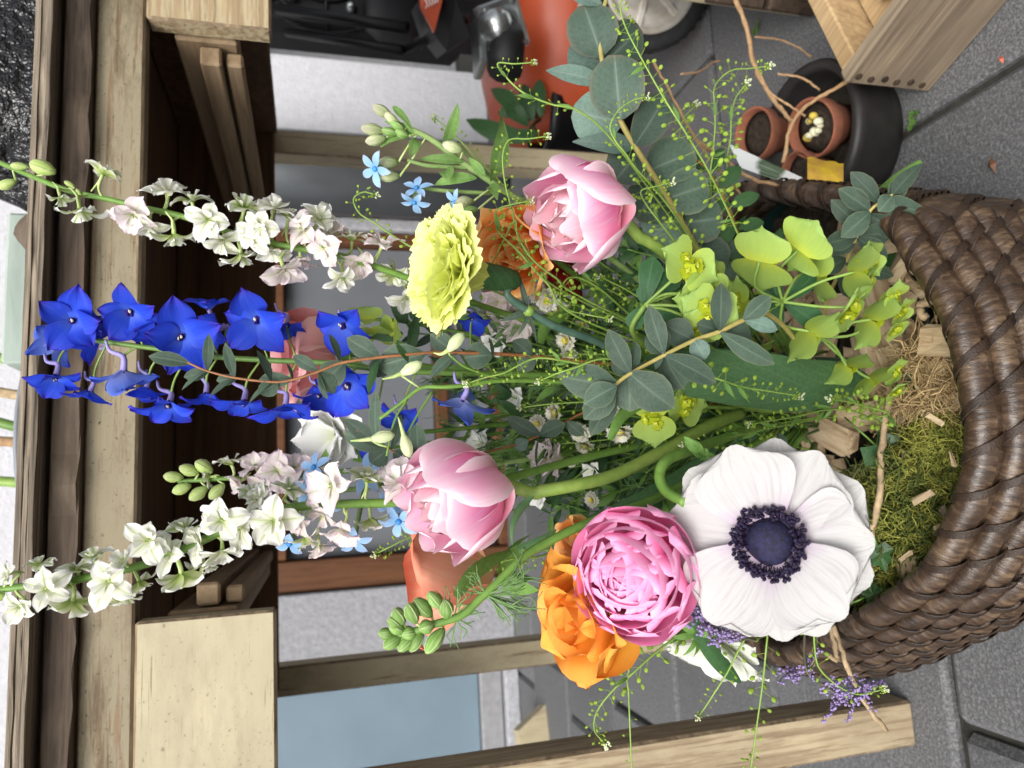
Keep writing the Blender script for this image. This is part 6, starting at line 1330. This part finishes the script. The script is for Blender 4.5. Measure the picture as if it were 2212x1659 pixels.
for a in (
 ('long pennycress stem crossing the round eucalyptus leaves from the top edge', [(1352, -12, .48), (1340, 15, .48), (1352, 60, .48), (1385, 125, .48), (1430, 205, .482), (1480, 285, .487), (1525, 360, .50), (1565, 440, .525), (1600, 520, .55), (1660, 660, .60), (1730, 800, .65)], 7, 15, .0, .52, 3),
 ('pennycress with a hooked tip in front of the orange mower deck', [(1150, 135, .50), (1112, 138, .50), (1075, 137, .50), (1092, 165, .50), (1130, 200, .50), (1190, 225, .502), (1250, 240, .505), (1320, 300, .52), (1440, 460, .56), (1690, 800, .65)], 10, 10, .0, .22, 3),
 ('pennycress curling in front of the lower round eucalyptus leaf', [(1392, 210, .475), (1365, 218, .475), (1335, 240, .475), (1318, 275, .476), (1330, 305, .478), (1350, 330, .48), (1375, 365, .49), (1440, 440, .52), (1540, 580, .57), (1720, 800, .65)], 8, 12, .0, .5, 2),
 ('pennycress with a drooping tip above the right tulip', [(1178, 295, .485), (1140, 300, .485), (1100, 303, .485), (1086, 340, .485), (1092, 400, .486), (1105, 450, .49), (1125, 520, .50), (1200, 620, .53), (1500, 760, .60), (1700, 840, .65)], 10, 12, .0, .35, 2),
 ('pennycress tip standing free between the white larkspur and the tweedia', [(808, 420, .50), (785, 415, .50), (764, 430, .50), (776, 460, .50), (810, 482, .50), (850, 510, .502), (912, 548, .505), (1000, 600, .52), (1300, 720, .58), (1690, 850, .65)], 8, 12, .0, .3, 2),
 ('pennycress arching over the bright orange rose', [(1142, 435, .485), (1105, 442, .485), (1072, 456, .485), (1074, 495, .485), (1095, 520, .487), (1124, 547, .49), (1180, 610, .50), (1280, 700, .53), (1700, 850, .65)], 8, 13, .0, .36, 2),
 ('thin pennycress crossing the orange rose toward the eucalyptus', [(1060, 575, .49), (1110, 478, .487), (1118, 510, .488), (1150, 560, .49), (1200, 600, .50), (1290, 660, .53), (1700, 850, .65)], 14, 11, .0, .5, 1),
 ('pennycress with a nodding white tip above the black tub', [(1658, 143, .55), (1620, 148, .55), (1578, 153, .55), (1545, 185, .55), (1543, 225, .55), (1545, 270, .552), (1540, 330, .556), (1535, 400, .565), (1560, 520, .59), (1720, 800, .65)], 9, 13, .0, .45, 2),
 ('pennycress with dense round pods against the black tub', [(1610, 185, .57), (1590, 210, .57), (1580, 250, .57), (1578, 300, .572), (1570, 360, .58), (1580, 460, .60), (1720, 800, .65)], 5, 14, .0, .35, 2),
 ('pennycress lying along the eucalyptus in the middle of the bunch', [(1014, 827, .445), (1050, 815, .445), (1090, 805, .446), (1154, 775, .45), (1220, 780, .455), (1304, 800, .465), (1420, 830, .50), (1700, 870, .65)], 8, 14, .0, .55, 3),
 ('short pennycress right behind the first along the eucalyptus', [(1168, 822, .452), (1200, 808, .452), (1240, 795, .453), (1310, 775, .465), (1400, 800, .50), (1690, 865, .64)], 8, 12, .0, .3, 2),
 ('pennycress stretching over the broad tulip leaf', [(1722, 855, .525), (1660, 845, .52), (1600, 835, .515), (1540, 815, .51), (1480, 800, .515), (1560, 870, .58), (1720, 890, .64)], 7, 14, .0, .7, 3),
 ('pennycress with a white tip pointing back over the tulip leaf', [(1626, 916, .53), (1660, 910, .535), (1720, 900, .545), (1790, 885, .56), (1850, 890, .58), (1930, 930, .60)], 9, 12, .0, .8, 4),
 ('bushy pennycress with crowded pods at the end of the tulip leaf', [(1800, 862, .55), (1840, 870, .56), (1880, 880, .57), (1920, 895, .58), (1860, 905, .60)], 4, 14, .0, 1, 3),
 ('pennycress reaching out to the left past the orange rose', [(1304, 1603, .47), (1285, 1580, .47), (1285, 1550, .468), (1300, 1520, .465), (1330, 1485, .463), (1357, 1463, .46), (1410, 1415, .462), (1465, 1370, .47), (1530, 1300, .50), (1660, 1080, .60)], 7, 15, .0, .62, 1),
 ('pennycress bending left with a white tip below the ranunculus', [(1511, 1545, .47), (1525, 1525, .47), (1541, 1500, .468), (1570, 1455, .466), (1591, 1413, .466), (1612, 1375, .468), (1640, 1330, .48), (1680, 1200, .55), (1720, 1000, .63)], 12, 12, .0, .6, 1),
 ('straight pennycress running off the left edge below the anemone', [(1614, 1690, .48), (1622, 1659, .48), (1635, 1566, .476), (1648, 1473, .472), (1658, 1373, .47), (1670, 1280, .50), (1700, 1100, .58), (1730, 960, .64)], 12, 14, .0, .55, 0),
 ('pennycress curving among the purple statice at the left rim', [(1905, 1490, .54), (1858, 1500, .54), (1825, 1490, .538), (1795, 1470, .536), (1768, 1440, .534), (1760, 1400, .532), (1757, 1340, .53), (1750, 1200, .57), (1745, 1000, .63)], 11, 13, .0, .55, 1),
 ('hair thin green stem hanging past the orange rose to the left edge', [(1366, 1680, .50), (1362, 1600, .50), (1358, 1500, .50), (1357, 1455, .498), (1390, 1380, .51), (1560, 1150, .58), (1700, 950, .64)], 30, 10, .0, .3, 0),
 ('pennycress between the right tulip and the first euphorbia', [(1445, 395, .505), (1420, 402, .505), (1385, 412, .505), (1395, 440, .507), (1425, 480, .51), (1470, 540, .53), (1560, 680, .58), (1710, 830, .65)], 6, 14, .0, .5, 2),
 ('pennycress drooping behind the carnation stem', [(1312, 688, .525), (1270, 680, .525), (1225, 668, .527), (1210, 640, .53), (1230, 600, .535), (1290, 620, .55), (1420, 720, .59), (1700, 860, .66)], 7, 12, .0, .4, 2),
 ('pennycress standing at the back between the right tulip and the basket', [(1500, 230, .60), (1475, 260, .60), (1470, 310, .60), (1500, 380, .605), (1545, 450, .61), (1620, 600, .63), (1740, 800, .66)], 7, 13, .0, .5, 3),
 ('leafy pennycress stem running over the basket edge at the right', [(1440, 345, .58), (1470, 400, .58), (1500, 450, .582), (1535, 500, .59), (1570, 560, .60), (1640, 690, .63), (1730, 820, .66)], 7, 13, .0, .7, 5),
 ('pennycress with dense round pods below the peach rose', [(1028, 1228, .50), (1075, 1215, .502), (1120, 1205, .505), (1200, 1190, .52), (1400, 1080, .58), (1700, 920, .65)], 4.5, 13, .0, .3, 0),
 ('pennycress behind the tweedia leaves at the right', [(940, 255, .535), (975, 285, .535), (1010, 320, .537), (1060, 370, .54), (1200, 500, .57), (1690, 830, .66)], 8, 11, .0, .25, 0),
 ('blurred green flower tip left of the front tulip', [(815, 1195, .56), (845, 1180, .56), (890, 1160, .565), (1000, 1130, .58), (1300, 1050, .62), (1700, 920, .67)], 4, 13, .0, .12, 0),
):
    pennycress(a[0], a[1], a[2], a[3], start=a[4], end=a[5], leaves=a[6])
# ---- statice
def statice(label, main, n, spread, d):
    t = thing('statice', label, 'flower', at(*main[-1]), group=None); P = stem(t, main, .0006, .0011, 'stem_purple', per=6)
    fl = MB(); br = MB()
    for k in range(n):
        i = int(U(0, len(P)*.55)); p = P[i]; q = p+RT*U(-1, .6)*spread*d/FPX-UP*U(-.8, .9)*spread*d/FPX*.8+(CAM-p).normalized()*U(-.01, .012)
        br.tube(smooth_path([p, p.lerp(q, .5)+UP*.002, q], 3), .0003, 4, False)
        dr = (q-p).normalized(); c2 = dr.orthogonal()
        for m_ in range(18):
            f = q-dr*.0011*m_+c2*U(-.0016, .0016)+dr.cross(c2)*U(-.0016, .0016); fl.ball(f, U(.0007, .0014), 5, 3)
    br.build('branches', M['stem_purple'], t); fl.build('florets', M['statice'], t, kind='stuff')
statice('purple statice sprig over the paving beyond the left rim', [(1880, 1480, .545), (1850, 1500, .545), (1815, 1500, .542), (1780, 1480, .54), (1740, 1440, .535), (1740, 1300, .56), (1740, 1000, .64)], 16, 70, .54)
statice('purple statice sprig just left of the one over the paving, with few florets', [(1690, 1450, .535), (1720, 1455, .535), (1750, 1440, .535), (1765, 1380, .54), (1750, 1200, .58), (1740, 1000, .64)], 7, 36, .53)
statice('dusty purple statice tucked between ranunculus and anemone', [(1505, 1320, .452), (1530, 1345, .452), (1570, 1370, .455), (1610, 1380, .46), (1660, 1330, .49), (1740, 1000, .63)], 16, 40, .455)
# ---- tangle of thin stems and feathery greens in the middle of the bunch
def fillstem(lab, k, px, py, d, mat, fe):
    t = thing('foliage_sprig', lab, 'foliage', at(1690, 870, .67), group='thin green sprigs in the middle of the bunch')
    ex, ey = U(1600, 1790), U(690, 1040); m1 = ((px*2+ex)/3, (py*2+ey)/3+U(-60, 60), d*.66+.66*.34); m2 = ((px+ex*2)/3, (py+ey*2)/3+U(-15, 15), d*.33+.66*.67)
    P = stem(t, [(px, py, d), m1, m2, (ex, ey, .67)], .0006, .0013, mat, per=6, n=5)
    for q in range(fe):
        i = int(len(P)*U(.0, .75)); p = P[i]
        for s_ in range(random.choice((2, 3, 4))):
            y = (P[i]-P[min(i+2, len(P)-1)]).normalized()+RT*U(-1.2, 1.2)+(CAM-p).normalized()*U(-.6, .6)
            if fe > 5: me = cached('ff', 8, feathmesh); add('feathery_leaf', me, t, basis(p, (CAM-p).normalized(), y, 0, U(30, 60)*d/FPX))
            else: me = cached('fl', 6, lambda: petal(1, U(.16, .3), 'lance', 30, -25, fold=.2, twist=U(-30, 30), nu=4, nv=7, mat=M['dark_leaf' if U(0, 1) < .5 else 'green_leaf'])); add('leaf', me, t, basis(p, (CAM-p).normalized()+RT*U(-.6, .6), y, 0, U(40, 85)*d/FPX))
def feathmesh():
    mb = MB()
    mb.tube([(0, 0, 0), (.03, .5, .05), (0, 1, 0)], (.018, .012), 3, False)
    for k in range(9):
        f = U(.1, .9); b = Vector((.03*math.sin(f*3), f, .03)); sgn = random.choice((-1, 1)); l = U(.25, .5)
        mb.tube([b, b+Vector((sgn*l*.6, l*.5, U(-.1, .1))), b+Vector((sgn*l*.9, l*1.0, U(-.2, .2)))], (.014, .007), 3, False)
    return mb.mesh('feathery_leaf', M['feather'])
FL = 'thin green sprig with narrow leaves in the tangle between the flower heads and the basket'
FF = 'thin green sprig with feathery leaves in the tangle between the flower heads and the basket'
for k in range(70):
    py = U(640, 1060); px = U(960, 1260); d = U(.56, .65)
    fe = random.choice((4, 5, 7, 9)); fillstem(FF if fe > 5 else FL, k, px, py, d, random.choice(('stem_green', 'stem_dark', 'stem_green', 'stem_lime')), fe)
for k in range(30):
    py = U(430, 900); px = U(1330, 1520); d = U(.57, .65)
    fe = random.choice((5, 5, 8)); fillstem(FF if fe > 5 else FL, k, px, py, d, random.choice(('stem_green', 'stem_dark')), fe)
for k in range(14):
    py = U(960, 1120); px = U(1320, 1480); d = U(.57, .64)
    fillstem(FL, k, px, py, d, random.choice(('stem_green', 'stem_dark')), 5)
# low leaves at the foot of the stems
for k in range(44):
    px, py = U(1480, 1760), U(560, 1130); d = U(.60, .66)
    t = thing('leaf', 'dark green leaf at the foot of the stems inside the basket', 'leaf', at(px, py, d), group='dark leaves at the foot of the stems')
    a = U(0, 6.28); l = U(50, 110); leaf_at(t, (px, py), (px+l*math.cos(a), py+l*math.sin(a)), U(18, 36), d, M[random.choice(('dark_leaf', 'dark_leaf', 'green_leaf', 'euc'))], roll=U(-50, 50), prof=random.choice(('lance', 'elliptic')), bend=25, name='blade')
# ---- leafy greens and small blooms that close the middle of the bunch
def leafy(label, path, n, wl, ll, mats, spread=70):
    t = thing('leafy_sprig', label, 'foliage', at(*path[-1]), group='leafy sprigs in the middle of the bunch')
    P = stem(t, path, .0007, .0015, 'stem_green', per=7)
    for k in range(n):
        i = int(len(P)*(.02+.70*k/n)); p = P[i]; tg = (P[i]-P[min(i+2, len(P)-1)]).normalized(); vw = (CAM-p).normalized(); sv = tg.cross(vw).normalized()*(1 if k % 2 else -1)
        y = (sv*U(.5, 1.1)+tg*U(.2, .9)+vw*U(-.4, .4)).normalized(); L = U(*ll)*p.length/FPX*.7
        me = petal(L, L*U(*wl), random.choice(('lance', 'elliptic')), U(10, 35), U(-40, 0), fold=.18, wav=.05, twist=U(-30, 30), nu=5, nv=8, mat=M[random.choice(mats)])
        add('leaf', me, t, basis(p, (vw+sv*U(-.5, .5)+tg*U(-.3, .3)).normalized(), y))
LS = ['leafy green sprig under the carnation beside its stem', 'leafy green sprig between the carnation and the salmon rose', 'leafy green sprig below the lowest blue delphinium flowers', 'leafy green sprig behind the front tulip', 'leafy green sprig behind the pink bell flower', 'leafy green sprig right of the front tulip stem', 'leafy green sprig behind the broad eucalyptus leaves', 'leafy green sprig under the bright orange rose', 'leafy green sprig beneath the right tulip', 'leafy green sprig left of the first euphorbia head', 'leafy green sprig behind the euphorbia near the rim', 'leafy dark sprig behind the ranunculus', 'leafy green sprig behind the chamomiles', 'leafy dark sprig between the two euphorbia heads', 'leafy green sprig along the middle stems, nearest the eucalyptus twig', 'leafy dark sprig low between tulip stem and tulip leaf']
for k, (px, py, d) in enumerate(((1075, 720, .575), (900, 720, .585), (985, 930, .585), (1130, 900, .58), (1120, 1000, .59), (1230, 1010, .58), (1240, 840, .575), (1190, 640, .61), (1350, 560, .585), (1290, 660, .58), (1560, 620, .60), (1190, 1110, .57), (1150, 830, .585), (1500, 720, .59), (1060, 800, .58), (1380, 940, .585))):
    leafy(LS[k], [(px, py, d), ((px*2+1690)/3, (py*2+870)/3+U(-20, 20), d*.67+.22), (1690+U(-40, 60), 870+U(-60, 60), .665)], 22, (.16, .30), (45, 95), ('green_leaf', 'dark_leaf', 'green_leaf', 'euc') if k % 3 else ('dark_leaf', 'euc', 'green_leaf'))
for a in (('pennycress rising through the middle stems beside the chamomiles', [(1130, 880, .55), (1200, 872, .55), (1300, 868, .56), (1480, 870, .60), (1690, 870, .66)]), ('pennycress in the middle, close under the carnation stem', [(1170, 770, .55), (1250, 765, .555), (1350, 770, .565), (1500, 800, .60), (1690, 860, .66)]), ('pennycress behind the front tulip stem', [(1180, 960, .565), (1260, 955, .565), (1380, 940, .58), (1560, 910, .62), (1700, 880, .66)]), ('pennycress below the right tulip', [(1300, 600, .56), (1360, 630, .565), (1450, 690, .58), (1600, 790, .63), (1700, 850, .66)]), ('pennycress low over the foot of the front tulip stem', [(1480, 960, .52), (1550, 950, .53), (1640, 930, .55), (1740, 910, .58), (1800, 900, .61)])):
    pennycress(a[0], a[1], 7, 12, end=.6, leaves=5)
for (px, py, d, r_, a, ti, lab) in ((1075, 655, .575, 44, 230, 30, 'frilly pale pink bloom close under the carnation calyx, upper one'), (1118, 712, .57, 46, 250, 35, 'frilly pale pink bloom close under the carnation calyx, lower one'), (1000, 690, .60, 36, 260, 50, 'white bloom behind the lower edge of the carnation'), (900, 1010, .57, 34, 180, 40, 'pale pink bloom beside the upper left of the front tulip'), (1170, 985, .56, 40, 150, 50, 'pale pink bell flower beside the larger bell, closer to the tulip')):
    ruffled(px, py, d, r_, a, ti, M['lark_pink'], 'filler_flower', lab, 9, [(px+30, py, d+.01), (1350, (py+860)/2, .62), (1690, 880, .67)], .9, .04, 1.0, (65, 35, 40, -5))
LT = ['leafy green sprig behind the front tulip stem, nearest the ranunculus', 'leafy dark sprig left of the pink bell flowers', 'leafy sprig over the paving gap between tulip stem and curled stem', 'leafy green sprig under the right tulip stem', 'leafy dark sprig between the red rose and the first euphorbia', 'leafy sprig behind the upper end of the carnation stem', 'leafy dark sprig behind the pennycress in the middle', 'leafy green sprig below the eucalyptus leaves', 'leafy dark sprig under the round eucalyptus leaves', 'leafy green sprig at the back rim of the basket', 'leafy sprig left of the thick tulip stem, close to the anemone', 'leafy dark sprig beneath the salmon rose']
for k, (px, py, d) in enumerate(((1230, 1085, .60), (1080, 1010, .60), (1340, 1030, .60), (1440, 580, .60), (1300, 590, .61), (1200, 700, .60), (1260, 790, .595), (1280, 930, .59), (1440, 480, .62), (1580, 500, .64), (1430, 1080, .59), (1010, 790, .60))):
    leafy(LT[k], [(px, py, d), ((px*2+1690)/3+U(-30, 30), (py*2+870)/3+U(-40, 40), d*.67+.22), (1690+U(-60, 60), 870+U(-90, 90), .665)], 28, (.18, .36), (50, 110), ('dark_leaf', 'green_leaf', 'dark_leaf') if k % 2 else ('green_leaf', 'dark_leaf', 'green_leaf', 'tweedia_leaf'))
for k in range(34):
    px, py = random.choice(((U(1120, 1420), U(930, 1120)), (U(1150, 1400), U(560, 720)), (U(1020, 1250), U(740, 1000))))
    fillstem(FF if k % 2 else FL, k, px, py, U(.56, .62), random.choice(('stem_green', 'stem_dark', 'stem_lime')), 8 if k % 2 else 5)
M['moss_dark'] = plain('dark_moss', (.13, .16, .03), .8, .6, 60, col2=(.04, .06, .012))
moss('moss_fronds', 'darker feathery moss fronds over the yellow green moss', 'moss', M['moss_dark'], [(1985, 1010, 85, 95), (1960, 1130, 90, 90), (1890, 1230, 70, 80), (1900, 1060, 60, 60)], 1500, .012, .030, .7, .0012)
LC = ['small wood splinter on the moss near the front rim', 'small wood splinter in the middle of the moss', 'brown bark crumb on the moss beside the ivy leaf', 'small wood splinter on the moss near the left rim', 'pale chip on the moss next to the long bare twig', 'dark bark crumb on the moss close to the rim', 'tiny splinter on the moss just below the anemone edge', 'thin straw on the moss near the dry moss']
for k, (px, py) in enumerate(((2050, 990), (1985, 1075), (1945, 985), (1950, 1200), (1915, 1010), (2035, 1120), (1885, 1140), (2010, 905))):
    p = onz(px, py, .196); p.z = .192; L = U(.010, .022)
    mb = MB(); mb.box((-L/2, -L*.12, 0), (L/2, L*.12, L*.12), jit=.0012)
    o = add('wood_splinter', mb.mesh('wood_splinter', M['bark'] if k in (2, 5) else M['chip'], False), None, Matrix.Translation(p) @ rotm()); tag(o, LC[k], 'wood chip')
for (px, py, d, r_, a, ti, lab) in ((1065, 745, .58, 34, 240, 40, 'small white bloom between the carnation stem and the eucalyptus twig'), (1215, 660, .575, 30, 200, 50, 'small white bloom beside the button chamomiles near the red rose'), (1030, 960, .575, 34, 160, 40, 'small pale bloom right of the front tulip tip, upper one'), (1110, 860, .585, 28, 200, 40, 'small white bloom deep in the middle behind the pennycress'), (1275, 1020, .575, 26, 220, 40, 'small white bloom over the thick tulip stem'), (1160, 1075, .565, 26, 210, 40, 'small white bloom between tulip stem and ranunculus')):
    ruffled(px, py, d, r_, a, ti, M['white_flower'], 'filler_flower', lab, 8, [(px+30, py, d+.01), (1350, (py+860)/2, .62), (1690, 880, .67)], .9, .03, 1.0, (60, 30, 45, -10))
